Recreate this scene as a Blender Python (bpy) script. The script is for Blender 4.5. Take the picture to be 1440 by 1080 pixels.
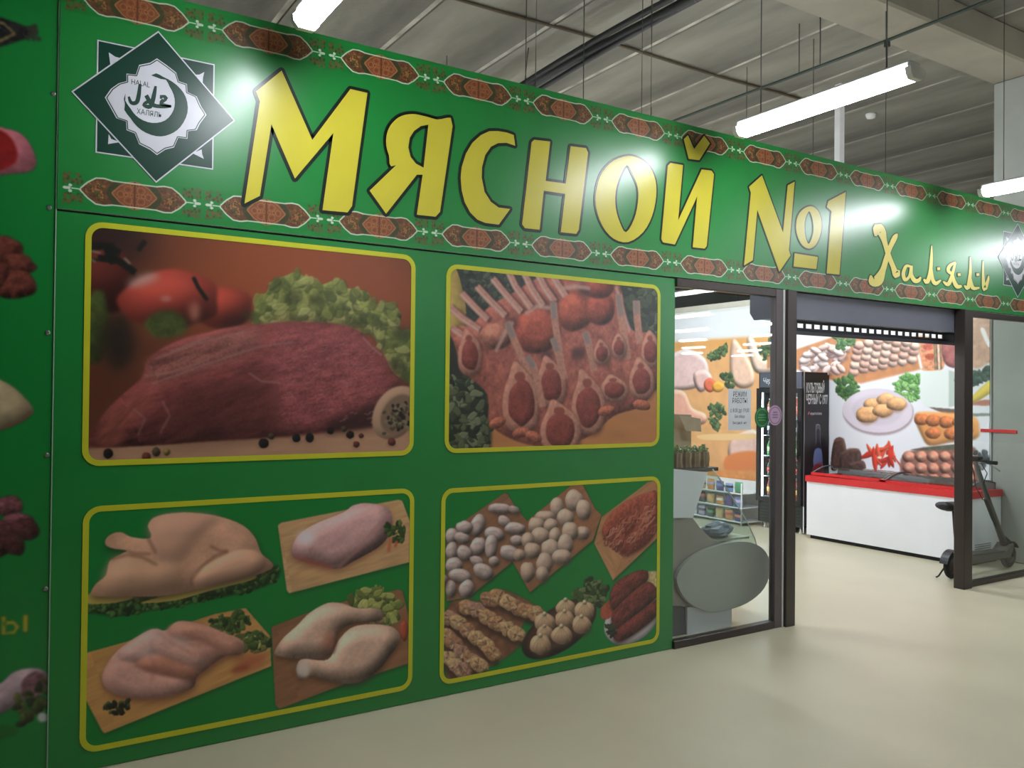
import bpy, bmesh, math, random
import numpy as np
from mathutils import Vector, Matrix
from mathutils.geometry import tessellate_polygon

# ------------------------------------------------------------------ scene, camera, light
for o in list(bpy.data.objects):
    bpy.data.objects.remove(o)
SC = bpy.context.scene
COL = SC.collection
random.seed(7)
RNG = np.random.default_rng(11)

# metric frame: X runs along the green shop front, Y into the shop, Z up; the camera stands at the origin
EYE = 1.75
FPX, YAW, PITCH, ROLL = 1173.85, 0.562745, 0.01125, 0.009918
_f = np.array([math.sin(YAW)*math.cos(PITCH), math.cos(YAW)*math.cos(PITCH), math.sin(PITCH)])
_r = np.cross(_f, [0, 0, 1.0]); _r /= np.linalg.norm(_r)
_u = np.cross(_r, _f)
CR = math.cos(ROLL)*_r + math.sin(ROLL)*_u
CU = -math.sin(ROLL)*_r + math.cos(ROLL)*_u
cam = bpy.data.cameras.new('camera')
cam.sensor_fit = 'HORIZONTAL'; cam.sensor_width = 36.0
cam.lens = FPX/1440*36.0
cam.clip_start = 0.05; cam.clip_end = 200
co = bpy.data.objects.new('camera', cam); COL.objects.link(co)
m = Matrix.Identity(4)
for i in range(3):
    m[i][0] = CR[i]; m[i][1] = CU[i]; m[i][2] = -_f[i]
m[2][3] = EYE
co.matrix_world = m
SC.camera = co

w = bpy.data.worlds.new('world'); SC.world = w
w.use_nodes = True
w.node_tree.nodes['Background'].inputs[0].default_value = (0.6, 0.66, 0.75, 1)
w.node_tree.nodes['Background'].inputs[1].default_value = 0.02
SC.view_settings.view_transform = 'Standard'
SC.view_settings.look = 'None'
SC.view_settings.use_curve_mapping = False
SC.view_settings.gamma = 1
SC.view_settings.exposure = 1.0
LAMP = 30.0            # hall fluorescent tubes
SHOP_LAMP = 60.0       # tubes hung inside the shop
REAR_LAMP = 23.0       # tubes of the hall rows behind the viewer
SC.cycles.use_denoising = True
SC.cycles.sample_clamp_indirect = 6

def ray(x, y):
    return CR*((x-720)/FPX) - CU*((y-540)/FPX) + _f
def on_front(p, Y=4.28):           # measured point on the plane of the shop front -> (X, Z)
    d = ray(*p); t = Y/d[1]
    return (t*d[0], EYE + t*d[2])
def on_side(p, X=9.28):            # measured point on the shop's side wall -> (Y, Z)
    d = ray(*p); t = X/d[0]
    return (t*d[1], EYE + t*d[2])
D = 4.28

# ------------------------------------------------------------------ materials
def lin(c):
    out = []
    for v in c[:3]:
        v = v/255.0
        out.append(v/12.92 if v <= 0.04045 else ((v+0.055)/1.055)**2.4)
    return (out[0], out[1], out[2], 1.0)
MATS = {}
def mat(name, col, rough=0.5, metal=0.0, spec=0.5, noise=None, bump=None, emit=None, coat=0.0):
    """principled material; noise=(scale, amount[, stretch xyz]) varies its tone, bump=(scale, strength)"""
    if name in MATS:
        return MATS[name]
    mt = bpy.data.materials.new(name); mt.use_nodes = True
    nt = mt.node_tree; b = nt.nodes['Principled BSDF']
    b.inputs['Base Color'].default_value = lin(col)
    b.inputs['Roughness'].default_value = rough
    b.inputs['Metallic'].default_value = metal
    b.inputs['Specular IOR Level'].default_value = spec
    b.inputs['Coat Weight'].default_value = coat
    if emit:
        b.inputs['Emission Color'].default_value = lin(emit[0]); b.inputs['Emission Strength'].default_value = emit[1]
    tc = None
    if noise or bump:
        tc = nt.nodes.new('ShaderNodeTexCoord')
    if noise is None and emit is None and not bump:
        noise = (6.0, 0.06); tc = nt.nodes.new('ShaderNodeTexCoord')
    if noise:
        mp = nt.nodes.new('ShaderNodeMapping'); nt.links.new(tc.outputs['Object'], mp.inputs[0])
        if len(noise) > 2: mp.inputs['Scale'].default_value = noise[2]
        n = nt.nodes.new('ShaderNodeTexNoise'); n.inputs['Scale'].default_value = noise[0]; n.inputs['Detail'].default_value = 6
        nt.links.new(mp.outputs[0], n.inputs['Vector'])
        r = nt.nodes.new('ShaderNodeValToRGB')
        c = lin(col); a = noise[1]
        r.color_ramp.elements[0].position = 0.3; r.color_ramp.elements[1].position = 0.7
        r.color_ramp.elements[0].color = tuple(max(0, v*(1-a)) for v in c[:3])+(1,)
        r.color_ramp.elements[1].color = tuple(min(1, v*(1+a)) for v in c[:3])+(1,)
        nt.links.new(n.outputs['Fac'], r.inputs[0]); nt.links.new(r.outputs[0], b.inputs['Base Color'])
    if bump:
        n2 = nt.nodes.new('ShaderNodeTexNoise'); n2.inputs['Scale'].default_value = bump[0]; n2.inputs['Detail'].default_value = 5
        nt.links.new(tc.outputs['Object'], n2.inputs['Vector'])
        bp = nt.nodes.new('ShaderNodeBump'); bp.inputs['Strength'].default_value = bump[1]; bp.inputs['Distance'].default_value = 0.02
        nt.links.new(n2.outputs['Fac'], bp.inputs['Height']); nt.links.new(bp.outputs[0], b.inputs['Normal'])
    MATS[name] = mt
    return mt
def glass(name, tint=(247, 250, 249), refl=1.0):
    if name in MATS: return MATS[name]
    mt = bpy.data.materials.new(name); mt.use_nodes = True
    nt = mt.node_tree
    for n in list(nt.nodes): nt.nodes.remove(n)
    out = nt.nodes.new('ShaderNodeOutputMaterial'); mx = nt.nodes.new('ShaderNodeMixShader')
    tr = nt.nodes.new('ShaderNodeBsdfTransparent'); tr.inputs[0].default_value = lin(tint)
    gl = nt.nodes.new('ShaderNodeBsdfGlossy'); gl.inputs['Roughness'].default_value = 0.015
    gl.inputs[0].default_value = (1, 1, 1, 1)
    fr = nt.nodes.new('ShaderNodeFresnel'); fr.inputs[0].default_value = 1.5
    mu = nt.nodes.new('ShaderNodeMath'); mu.operation = 'MULTIPLY'; mu.inputs[1].default_value = refl
    ge = nt.nodes.new('ShaderNodeNewGeometry'); iv = nt.nodes.new('ShaderNodeMath'); iv.operation = 'SUBTRACT'; iv.inputs[0].default_value = 1.0
    nt.links.new(ge.outputs['Backfacing'], iv.inputs[1]); m2 = nt.nodes.new('ShaderNodeMath'); m2.operation = 'MULTIPLY'; nt.links.new(iv.outputs[0], m2.inputs[1])
    nt.links.new(fr.outputs[0], mu.inputs[0]); nt.links.new(mu.outputs[0], m2.inputs[0]); nt.links.new(m2.outputs[0], mx.inputs[0])
    nt.links.new(tr.outputs[0], mx.inputs[1]); nt.links.new(gl.outputs[0], mx.inputs[2]); nt.links.new(mx.outputs[0], out.inputs[0])
    MATS[name] = mt
    return mt
def printed(name, arr, rough=0.3, spec=0.5, bump=None, gain=1.0):
    """flat print: the picture is computed here in numpy (no file is read)"""
    h, wd = arr.shape[:2]
    if gain != 1:      # ink density of the picture; the sheet's own green stays
        wgt = np.clip(np.abs(arr-np.array(GREEN)/255.0).max(axis=2, keepdims=True)/0.18, 0, 1)
        gray = arr.mean(axis=2, keepdims=True)
        arr = arr*(1-wgt)+(arr*0.88+gray*0.12)*gain*wgt
    im = bpy.data.images.new(name, wd, h)
    px = np.ones((h, wd, 4), np.float32); px[..., :3] = np.clip(arr, 0, 1)
    im.pixels.foreach_set(px[::-1].ravel()); im.update(); im.pack()
    mt = mat(name, (255, 255, 255), rough, spec=spec, bump=bump, noise=None if bump else (1.0, 0.0))
    nt = mt.node_tree; b = nt.nodes['Principled BSDF']
    tx = nt.nodes.new('ShaderNodeTexImage'); tx.image = im; tx.extension = 'EXTEND'
    nt.links.new(tx.outputs[0], b.inputs['Base Color'])
    return mt

# ------------------------------------------------------------------ mesh building
class MB:
    def __init__(s):
        s.v = []; s.f = []; s.mi = []; s.sm = []; s.uv = {}
    def face(s, idx, mi=0, smooth=False):
        s.f.append(idx); s.mi.append(mi); s.sm.append(smooth)
    def box(s, a, b, mi=0, bev=0.0):
        x0, y0, z0 = (min(a[i], b[i]) for i in range(3)); x1, y1, z1 = (max(a[i], b[i]) for i in range(3))
        if bev > 0:
            bev = min(bev, 0.45*min(x1-x0, y1-y0, z1-z0))
            n = len(s.v); k = {}
            for ix in (0, 1):
                for iy in (0, 1):
                    for iz in (0, 1):
                        p = (x1 if ix else x0, y1 if iy else y0, z1 if iz else z0)
                        q = (x1-bev if ix else x0+bev, y1-bev if iy else y0+bev, z1-bev if iz else z0+bev)
                        for ax in range(3):
                            c = list(q); c[ax] = p[ax]
                            k[ix, iy, iz, ax] = len(s.v); s.v.append(tuple(c))
            K = lambda a_, b_, c_, ax: k[a_, b_, c_, ax]
            for ax in range(3):
                for sd in (0, 1):
                    L = []
                    for (p, q) in ((0, 0), (1, 0), (1, 1), (0, 1)):
                        t = [p, q]; t.insert(ax, sd); L.append(K(*t, ax))
                    s.face(L if (sd == 1) != (ax == 1) else L[::-1], mi)
            for ax in range(3):
                o1, o2 = [a_ for a_ in range(3) if a_ != ax]
                for p in (0, 1):
                    for q in (0, 1):
                        c0 = [0, 0, 0]; c0[o1] = p; c0[o2] = q; c1 = list(c0); c1[ax] = 1
                        L = [K(*c0, o1), K(*c1, o1), K(*c1, o2), K(*c0, o2)]
                        s.face(L, mi)
            for ix in (0, 1):
                for iy in (0, 1):
                    for iz in (0, 1):
                        s.face([K(ix, iy, iz, 0), K(ix, iy, iz, 1), K(ix, iy, iz, 2)], mi)
            return s
        n = len(s.v)
        s.v += [(x0, y0, z0), (x1, y0, z0), (x1, y1, z0), (x0, y1, z0), (x0, y0, z1), (x1, y0, z1), (x1, y1, z1), (x0, y1, z1)]
        for q in ((0, 3, 2, 1), (4, 5, 6, 7), (0, 1, 5, 4), (1, 2, 6, 5), (2, 3, 7, 6), (3, 0, 4, 7)):
            s.face([n+i for i in q], mi)
        return s
    def tube(s, pts, r, n=10, mi=0, cap=True):
        pts = [Vector(p) for p in pts]
        rs = r if isinstance(r, (list, tuple)) else [r]*len(pts)
        rings = []
        up = Vector((0, 0, 1))
        for i, p in enumerate(pts):
            t = (pts[min(i+1, len(pts)-1)]-pts[max(i-1, 0)]).normalized()
            a = t.cross(up)
            if a.length < 1e-3: a = t.cross(Vector((1, 0, 0)))
            a.normalize(); b = t.cross(a)
            base = len(s.v)
            for k in range(n):
                an = 2*math.pi*k/n
                s.v.append(tuple(p + a*(rs[i]*math.cos(an)) + b*(rs[i]*math.sin(an))))
            rings.append(base)
        for i in range(len(rings)-1):
            for k in range(n):
                s.face([rings[i]+k, rings[i]+(k+1) % n, rings[i+1]+(k+1) % n, rings[i+1]+k], mi, True)
        if cap:
            s.face([rings[0]+k for k in range(n)][::-1], mi); s.face([rings[-1]+k for k in range(n)], mi)
        return s
    def lathe(s, prof, c=(0, 0, 0), n=14, mi=0, axis='Z'):
        base = []
        for (r, z) in prof:
            b = len(s.v); base.append(b)
            for k in range(n):
                a = 2*math.pi*k/n; x, y = r*math.cos(a), r*math.sin(a)
                q = {'Z': (x, y, z), 'Y': (x, z, y), 'X': (z, x, y)}[axis]
                s.v.append((c[0]+q[0], c[1]+q[1], c[2]+q[2]))
        for i in range(len(base)-1):
            for k in range(n):
                s.face([base[i]+k, base[i]+(k+1) % n, base[i+1]+(k+1) % n, base[i+1]+k], mi, True)
        s.face([base[0]+k for k in range(n)][::-1], mi); s.face([base[-1]+k for k in range(n)], mi)
        return s
    def prism(s, loops, place, t0, t1, mi=0, smooth=False):
        """loops: outer polygon then holes, 2D; place(a, b, t) -> xyz"""
        tri = tessellate_polygon([[Vector((p[0], p[1], 0)) for p in L] for L in loops])
        flat = [p for L in loops for p in L]
        n = len(s.v); k = len(flat)
        for t in (t0, t1):
            s.v += [place(p[0], p[1], t) for p in flat]
        for a, b, c in tri:
            s.face([n+a, n+b, n+c], mi); s.face([n+k+c, n+k+b, n+k+a], mi)
        o = 0
        for L in loops:
            for i in range(len(L)):
                j = (i+1) % len(L)
                s.face([n+o+i, n+o+j, n+k+o+j, n+k+o+i], mi, smooth)
            o += len(L)
        return s
    def build(s, name, mats, parent=None, uv=None, fix=True):
        me = bpy.data.meshes.new(name)
        me.from_pydata(s.v, [], s.f)
        for mt in (mats if isinstance(mats, (list, tuple)) else [mats]): me.materials.append(mt)
        me.polygons.foreach_set('material_index', s.mi); me.polygons.foreach_set('use_smooth', s.sm)
        if fix:
            bm = bmesh.new(); bm.from_mesh(me); bmesh.ops.recalc_face_normals(bm, faces=bm.faces); bm.to_mesh(me); bm.free()
        if uv:
            L = me.uv_layers.new(name='UVMap')
            for lp in me.loops:
                L.data[lp.index].uv = uv(me.vertices[lp.vertex_index].co)
        me.update()
        o = bpy.data.objects.new(name, me); COL.objects.link(o)
        if parent is not None: o.parent = parent
        return o
ORIG = {}
def thing(name, label, cat, loc=(0, 0, 0), group=None):
    o = bpy.data.objects.new(name, None); COL.objects.link(o)
    o.location = loc; o['label'] = label; o['category'] = cat
    o.empty_display_size = 0.1
    if group: o['group'] = group
    return o
def tag(o, label, cat, group=None):
    o['label'] = label; o['category'] = cat
    if group: o['group'] = group
    return o
def part(mb, name, mats, t, uv=None, fix=True):
    """a mesh given in world coordinates becomes a child of the thing t"""
    o = mb.build(name, mats, None, uv, fix)
    o.parent = t
    base = Vector((0, 0, 0)); p = t
    while p is not None:
        base += p.location; p = p.parent
    for v in o.data.vertices: v.co -= base
    return o
def struct(mb, name, mats, uv=None, fix=True):
    o = mb.build(name, mats, None, uv, fix); o['kind'] = 'structure'; return o
def copy_tree(o, parent=None):
    c = o.copy(); COL.objects.link(c)
    if parent is not None: c.parent = parent
    for ch in [x for x in o.children]: copy_tree(ch, c)
    return c
def spline(pts, k=6):
    out = []; n = len(pts)
    P = np.array(pts, float)
    for i in range(n):
        p0, p1, p2, p3 = P[(i-1) % n], P[i], P[(i+1) % n], P[(i+2) % n]
        for j in range(k):
            t = j/k
            out.append(tuple(0.5*((2*p1)+(-p0+p2)*t+(2*p0-5*p1+4*p2-p3)*t*t+(-p0+3*p1-3*p2+p3)*t**3)))
    return out
def text_mesh(s, size, place, name, mt, parent, thick=0.002, squeeze=1.0, bold=0.0, align='LEFT'):
    c = bpy.data.curves.new(name, 'FONT'); c.body = s; c.size = size; c.align_x = align; c.offset = bold
    c.resolution_u = 2
    o = bpy.data.objects.new(name, c); COL.objects.link(o)
    bpy.context.view_layer.update()
    me = bpy.data.meshes.new_from_object(o.evaluated_get(bpy.context.evaluated_depsgraph_get()))
    bpy.data.objects.remove(o)
    for v in me.vertices:
        v.co = Vector(place(v.co.x*squeeze, v.co.y, 0))
    me.materials.clear(); me.materials.append(mt)
    me.name = name
    q = bpy.data.objects.new(name, me); COL.objects.link(q); q.parent = parent
    base = Vector((0, 0, 0)); p = parent
    while p is not None:
        base += p.location; p = p.parent
    for v in me.vertices: v.co -= base
    return q

# ------------------------------------------------------------------ painting of flat prints (numpy)
def fbm(h, wd, scale, aspect=1.0, ang=0.0, octv=3):
    yy, xx = np.mgrid[0:h, 0:wd].astype(np.float32)
    ca, sa = math.cos(ang), math.sin(ang)
    u = (xx*ca + yy*sa)/(scale*aspect); v = (-xx*sa + yy*ca)/scale
    out = np.zeros((h, wd), np.float32); amp = 0.5
    for o in range(octv):
        g = RNG.random((97, 97)).astype(np.float32)
        fu = np.floor(u); fv = np.floor(v); a = u-fu; b = v-fv
        a = a*a*(3-2*a); b = b*b*(3-2*b)
        i = fu.astype(int) % 96; j = fv.astype(int) % 96
        out += amp*((g[j, i]*(1-a)+g[j, i+1]*a)*(1-b)+(g[j+1, i]*(1-a)+g[j+1, i+1]*a)*b)
        amp *= 0.5; u = u*2.03+17; v = v*2.03+9
    return out/(1-0.5**octv)-0.5
def blur(a, r):
    r = int(r)
    if r < 1: return a
    for _ in range(2):
        for ax in (0, 1):
            p = np.pad(a, [(r+1, r) if k == ax else (0, 0) for k in (0, 1)], mode='edge')
            c = np.cumsum(p, axis=ax)
            n = a.shape[ax]
            a = (np.take(c, range(2*r+1, 2*r+1+n), axis=ax)-np.take(c, range(0, n), axis=ax))/(2*r+1)
    return a
class Canvas:
    def __init__(s, s0, s1, t0, t1, res, bg, flip=False):
        s.s0, s.s1, s.t0, s.t1, s.res, s.flip = s0, s1, t0, t1, res, flip
        s.w = int((s1-s0)*res); s.h = int((t1-t0)*res)
        s.a = np.zeros((s.h, s.w, 3), np.float32); s.a[:] = np.array(bg)/255.0
        s.map = lambda p: p
    def px(s, pts):
        out = []
        for p in pts:
            a, b = s.map(p)
            x = (a-s.s0)*s.res
            if s.flip: x = s.w-x
            out.append((x, (s.t1-b)*s.res))
        return out
    def fill(s, pts, col, sm=True, nz=None, pil=None, col2=None, soft=0.8, alpha=1.0, raw=False, ext=None):
        q = pts if raw else s.px(pts)
        if sm: q = spline(q, 5)
        q = np.array(q, np.float32)
        m_ = 4+int(soft*3)
        x0 = max(0, int(q[:, 0].min())-m_); x1 = min(s.w, int(q[:, 0].max())+m_+1)
        y0 = max(0, int(q[:, 1].min())-m_); y1 = min(s.h, int(q[:, 1].max())+m_+1)
        if x1-x0 < 2 or y1-y0 < 2: return
        xs = np.arange(x0, x1)+0.5; ys = np.arange(y0, y1)+0.5
        ins = np.zeros((y1-y0, x1-x0), bool)
        for i in range(len(q)):
            ax, ay = q[i-1]; bx, by = q[i]
            if ay == by: continue
            rows = (ay > ys) != (by > ys)
            if not rows.any(): continue
            xc = ax+(ys[rows]-ay)*(bx-ax)/(by-ay)
            ins[rows] ^= xs[None, :] < xc[:, None]
        mk = ins.astype(np.float32)
        M = blur(mk, max(1, round(soft)))
        c = np.array(col, np.float32)/255
        C = np.broadcast_to(c, mk.shape+(3,)).copy()
        if col2 is not None:
            g = np.linspace(0, 1, y1-y0, dtype=np.float32)[:, None, None]
            C = C*(1-g)+np.array(col2, np.float32)/255*g
        k = np.ones_like(mk)
        if pil:
            H = blur(mk, max(1, pil[1]))
            gy, gx = np.gradient(H)
            k = k+pil[0]*(gx*0.5+gy*0.85)*pil[1]*1.6
            k = k*(1-0.35*pil[0]*(1-np.clip(H*1.6-0.6, 0, 1)))
        if nz:
            for one in (nz if isinstance(nz[0], tuple) else (nz,)):
                k = k+one[0]*2*fbm(mk.shape[0], mk.shape[1], *one[1:])
        C = C*k[..., None]
        A = (M*alpha)[..., None]
        s.a[y0:y1, x0:x1] = s.a[y0:y1, x0:x1]*(1-A)+np.clip(C, 0, 1)*A
    def stroke(s, pts, wd, col, **kw):
        """variable polyline in canvas units; wd in the units of the point map"""
        q = [np.array(p) for p in s.px(pts)]
        e = np.linalg.norm(np.array(s.px([pts[0]])[0])-np.array(s.px([(pts[0][0]+wd, pts[0][1])])[0]))/2
        L, R = [], []
        for i, p in enumerate(q):
            t = q[min(i+1, len(q)-1)]-q[max(i-1, 0)]; t = t/(np.linalg.norm(t)+1e-6)
            n = np.array([-t[1], t[0]]); L.append(p+n*e); R.append(p-n*e)
        s.fill([tuple(p) for p in L+R[::-1]], col, raw=True, sm=False, **kw)
    def blob(s, cx, cy, rx, ry, col, ang=0.0, wob=0.08, n=12, **kw):
        pts = []
        for k in range(n):
            a = 2*math.pi*k/n; f = 1+random.uniform(-wob, wob)
            x, y = rx*f*math.cos(a), ry*f*math.sin(a)
            pts.append((cx+x*math.cos(ang)-y*math.sin(ang), cy+x*math.sin(ang)+y*math.cos(ang)))
        s.fill(pts, col, **kw)
    def leaf(s, pts, cols, n, r, asp=0.6, **kw):
        """scatter of small leaves or curls inside a polygon"""
        P = np.array(pts); k = 0
        while k < n:
            x = random.uniform(P[:, 0].min(), P[:, 0].max()); y = random.uniform(P[:, 1].min(), P[:, 1].max())
            c = False
            for i in range(len(P)):
                (ax, ay), (bx, by) = P[i-1], P[i]
                if (ay > y) != (by > y) and x < ax+(y-ay)*(bx-ax)/(by-ay): c = not c
            if not c: continue
            k += 1
            rr = r*random.uniform(0.6, 1.3)
            s.blob(x, y, rr, rr*asp, random.choice(cols), random.uniform(0, 3.1), 0.25, 8, pil=(0.5, 2), **kw)

def crop(ox, oy, sc, plane=on_front):
    return lambda p: plane((ox+p[0]/sc, oy+p[1]/sc))

# ------------------------------------------------------------------ shared materials
GREEN = (18, 124, 50)
M_green = mat('green_vinyl', GREEN, 0.31, noise=(3.0, 0.05), spec=0.7)
M_core = mat('white_board_core', (190, 200, 190), 0.6)
M_yellow = mat('yellow_vinyl', (200, 188, 58), 0.3, noise=(5, 0.04))
M_pale = mat('pale_yellow_vinyl', (222, 208, 112), 0.3, noise=(5, 0.04))
M_line = mat('yellow_border_vinyl', (196, 196, 44), 0.3, noise=(5, 0.05))
M_black = mat('black_outline_vinyl', (22, 34, 26), 0.3)
M_wall = mat('white_paint', (226, 226, 224), 0.7, noise=(2, 0.03))
M_dark_wall = mat('grey_hall_paint', (140, 143, 146), 0.8, noise=(0.8, 0.1))
M_conc = mat('ceiling_concrete', (124, 122, 111), 0.9, noise=(1.6, 0.45, (1, 0.25, 1)), bump=(14, 0.3))
M_mortar = mat('pale_joint_mortar', (168, 165, 152), 0.95, noise=(2.5, 0.45))
M_beam = mat('beam_concrete', (150, 145, 130), 0.9, noise=(2, 0.1), bump=(10, 0.2))
M_col = mat('column_concrete', (156, 160, 152), 0.9, noise=(1.8, 0.1), bump=(10, 0.2))
M_frame = mat('brown_grey_aluminium', (62, 54, 50), 0.35, metal=0.3, noise=(4, 0.05))
M_shut = mat('grey_shutter_metal', (108, 110, 122), 0.35, metal=0.2, noise=(4, 0.04))
M_white = mat('white_enamel', (232, 234, 238), 0.35, noise=(3, 0.02))
M_plastic = mat('white_plastic', (225, 226, 222), 0.45)
M_wire = mat('dark_wire', (76, 78, 74), 0.6)
M_green_pipe = mat('dark_green_conduit', (52, 66, 56), 0.6)
M_blk = mat('black_plastic', (26, 26, 29), 0.4, noise=(8, 0.1))
M_rubber = mat('black_rubber', (30, 30, 30), 0.8)
M_steel = mat('brushed_steel', (170, 170, 172), 0.3, metal=0.9)
M_glass = glass('pane_glass')
M_cglass = glass('counter_glass', (240, 246, 244), 0.7)
M_red = mat('red_trim_plastic', (205, 42, 44), 0.35)

def front(a, b, t):      # point on the shop front, t metres proud of it
    return (a, D-t, b)

# ------------------------------------------------------------------ setting: floor, ceiling, walls
def floor_material():
    mt = mat('cream_screed', (198, 190, 163), 0.33, noise=(0.9, 0.07), spec=0.4)
    return mt
f = MB(); f.box((-7, -22, -0.2), (34, 22, 0)); struct(f, 'floor', floor_material())
ceil_o = MB(); ceil_o.box((-7, -22, 5.512), (34, 22, 5.8)); ceil_o = struct(ceil_o, 'ceiling', M_mortar)
x = 3.63-1.19*9
slab_me = None
while x < 33:
    for (ya, yb) in ((-21.9, 4.65), (4.66, 21.9)):
        s = MB(); s.box((0.025, ya, 5.5), (1.19-0.03, yb, 5.62), bev=0.011)
        o = part(s, 'slab', M_conc, ceil_o); o.location.x = x
    x += 1.19
f = MB(); f.box((-7, 4.4, 5.19), (34, 4.92, 5.5), bev=0.02); struct(f, 'ceiling_beam', M_beam)
f = MB(); f.box((9.28, 4.42, 0), (9.86, 4.9, 5.19), bev=0.015); struct(f, 'column', M_col)
f = MB()
f.box((-4, 4.31, 0), (4.02, 4.40, 2.565)); f.box((-4, 4.31, 2.565), (10.35, 4.40, 3.64)); struct(f, 'wall_front', mat('dark_backing_board', (30, 46, 34), 0.8))  # dark colour also paints in the shadow line of the gap under the sign
f = MB(); f.box((9.29, 4.92, 0), (9.40, 11, 3.1)); wr = struct(f, 'wall_right', M_wall)
f = MB(); f.box((9.275, 4.92, 3.05), (9.415, 11, 3.13)); struct(f, 'trim_1', mat('beige_wall_cap', (205, 200, 186), 0.6))
f = MB(); f.box((2.2, 10.9, 0), (9.29, 11, 3.1)); struct(f, 'wall_back', M_wall)
f = MB(); f.box((2.1, 4.41, 0), (2.2, 11, 3.1)); struct(f, 'wall_left', M_wall)
f = MB(); f.box((-7, -22.1, 0), (34, -22, 5.8)); f.box((-7.1, -22, 0), (-7, 22, 5.8)); f.box((34, -22, 0), (34.1, 22, 5.8)); f.box((-7, 22, 0), (34, 22.1, 5.8))
struct(f, 'wall_hall', M_dark_wall)

# ------------------------------------------------------------------ lamps
def lamp_emit(name, s):
    return mat(name, (250, 252, 255), 0.4, emit=((244, 249, 255), s))
E_hall = lamp_emit('tube_diffuser_glow', LAMP); E_rear = lamp_emit('rear_tube_diffuser_glow', REAR_LAMP); E_shop = lamp_emit('shop_tube_diffuser_glow', SHOP_LAMP)
def make_lamp(loc, label, em, drop=1.93):
    t = thing('fluorescent_lamp', label, 'lamp', loc, 'fluorescent lamps hung from the concrete ceiling')
    x, y, z = loc
    h = MB(); h.box((x-0.05, y-0.62, z+0.0), (x+0.05, y+0.62, z+0.045), bev=0.012); part(h, 'housing', M_plastic, t)
    d = MB()
    prof = [(-0.062, 0.0), (0.062, 0.0), (0.058, -0.03), (0.036, -0.056), (-0.036, -0.056), (-0.058, -0.03)]
    d.prism([prof], lambda a, b, q: (x+a, y+q, z+b), -0.60, 0.60); part(d, 'diffuser', em, t)
    for s in (-1, 1):
        c = MB(); c.prism([[(a*1.08, b*1.08+0.002) for a, b in prof]], lambda a, b, q: (x+a, y+q, z+b), s*0.60, s*0.635); part(c, 'end_cap', M_plastic, t)
        k = MB(); k.tube([(x, y+s*0.45, z+0.04), (x, y+s*0.45, z+drop)], 0.004, 6); part(k, 'hanger_wire', M_wire, t)
    return t
LX = [1.27+2.98*k for k in range(0, 4)]
ZL = 3.535
names = ['fluorescent lamp cut by the top edge of the photo, above the letter M', 'long fluorescent lamp glowing in full view above the number sign',
         'fluorescent lamp by the grey column at the right edge of the photo', 'fluorescent lamp hung right of the grey column, outside the photo']
for x, nm in zip(LX, names): make_lamp((x, 3.28, ZL), nm, E_hall)
for y, ka, kb in ((-1.9, 1, 5), (-4.9, 1, 6), (-7.9, 4, 7), (-10.9, 5, 8), (-13.9, 5, 9), (-17.0, 6, 10)):
    for x in [1.27+2.98*k for k in range(ka, kb)]:
        make_lamp((x, y, ZL), 'fluorescent lamp of the hall rows behind the viewer, seen only as glints', E_rear)
for x, wx in ((4.25, 'counter'), (7.23, 'freezer')):
    for y, wy in ((6.1, 'nearer the entrance'), (8.6, 'deeper inside')):
        make_lamp((x, y, ZL), 'fluorescent lamp inside the shop on the %s side, %s' % (wx, wy), E_shop)
for x, y, wx in ((18.5, 13.0, 'right'), (21.5, 13.0, 'far right'), (19.5, 17.5, 'left'), (23.0, 17.5, 'back')):  # added lamps, lifting the dark band above the mural wall
    make_lamp((x, y, ZL), 'fluorescent lamp added to brighten the hall far beyond the shop wall, %s one of four' % wx, E_hall)
for x in (12.5, 15.5):  # added lamps that brighten the hall ceiling beyond the shop
    make_lamp((x, 9.0, ZL), 'fluorescent lamp added to brighten the hall beyond the shop, %s' % ('nearer its white wall' if x < 13 else 'farther from its white wall'), E_hall)

# ------------------------------------------------------------------ green panels and sign of the shop front
sign = thing('shop_sign', 'long green shop sign reading МЯСНОЙ №1 Халяль in yellow letters above the entrance', 'sign', (5.2, D, 2.565))
def board(t, name, x0, x1, z0, z1, y0, y1):
    b = MB(); b.box((x0, y0, z0), (x1, y1, z1)); b.mi = [1]*6; b.mi[2] = 0
    return part(b, name, [M_green, M_core], t)
board(sign, 'board', 0.262, 10.3, 2.567, 3.645, D, 4.309)

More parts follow.
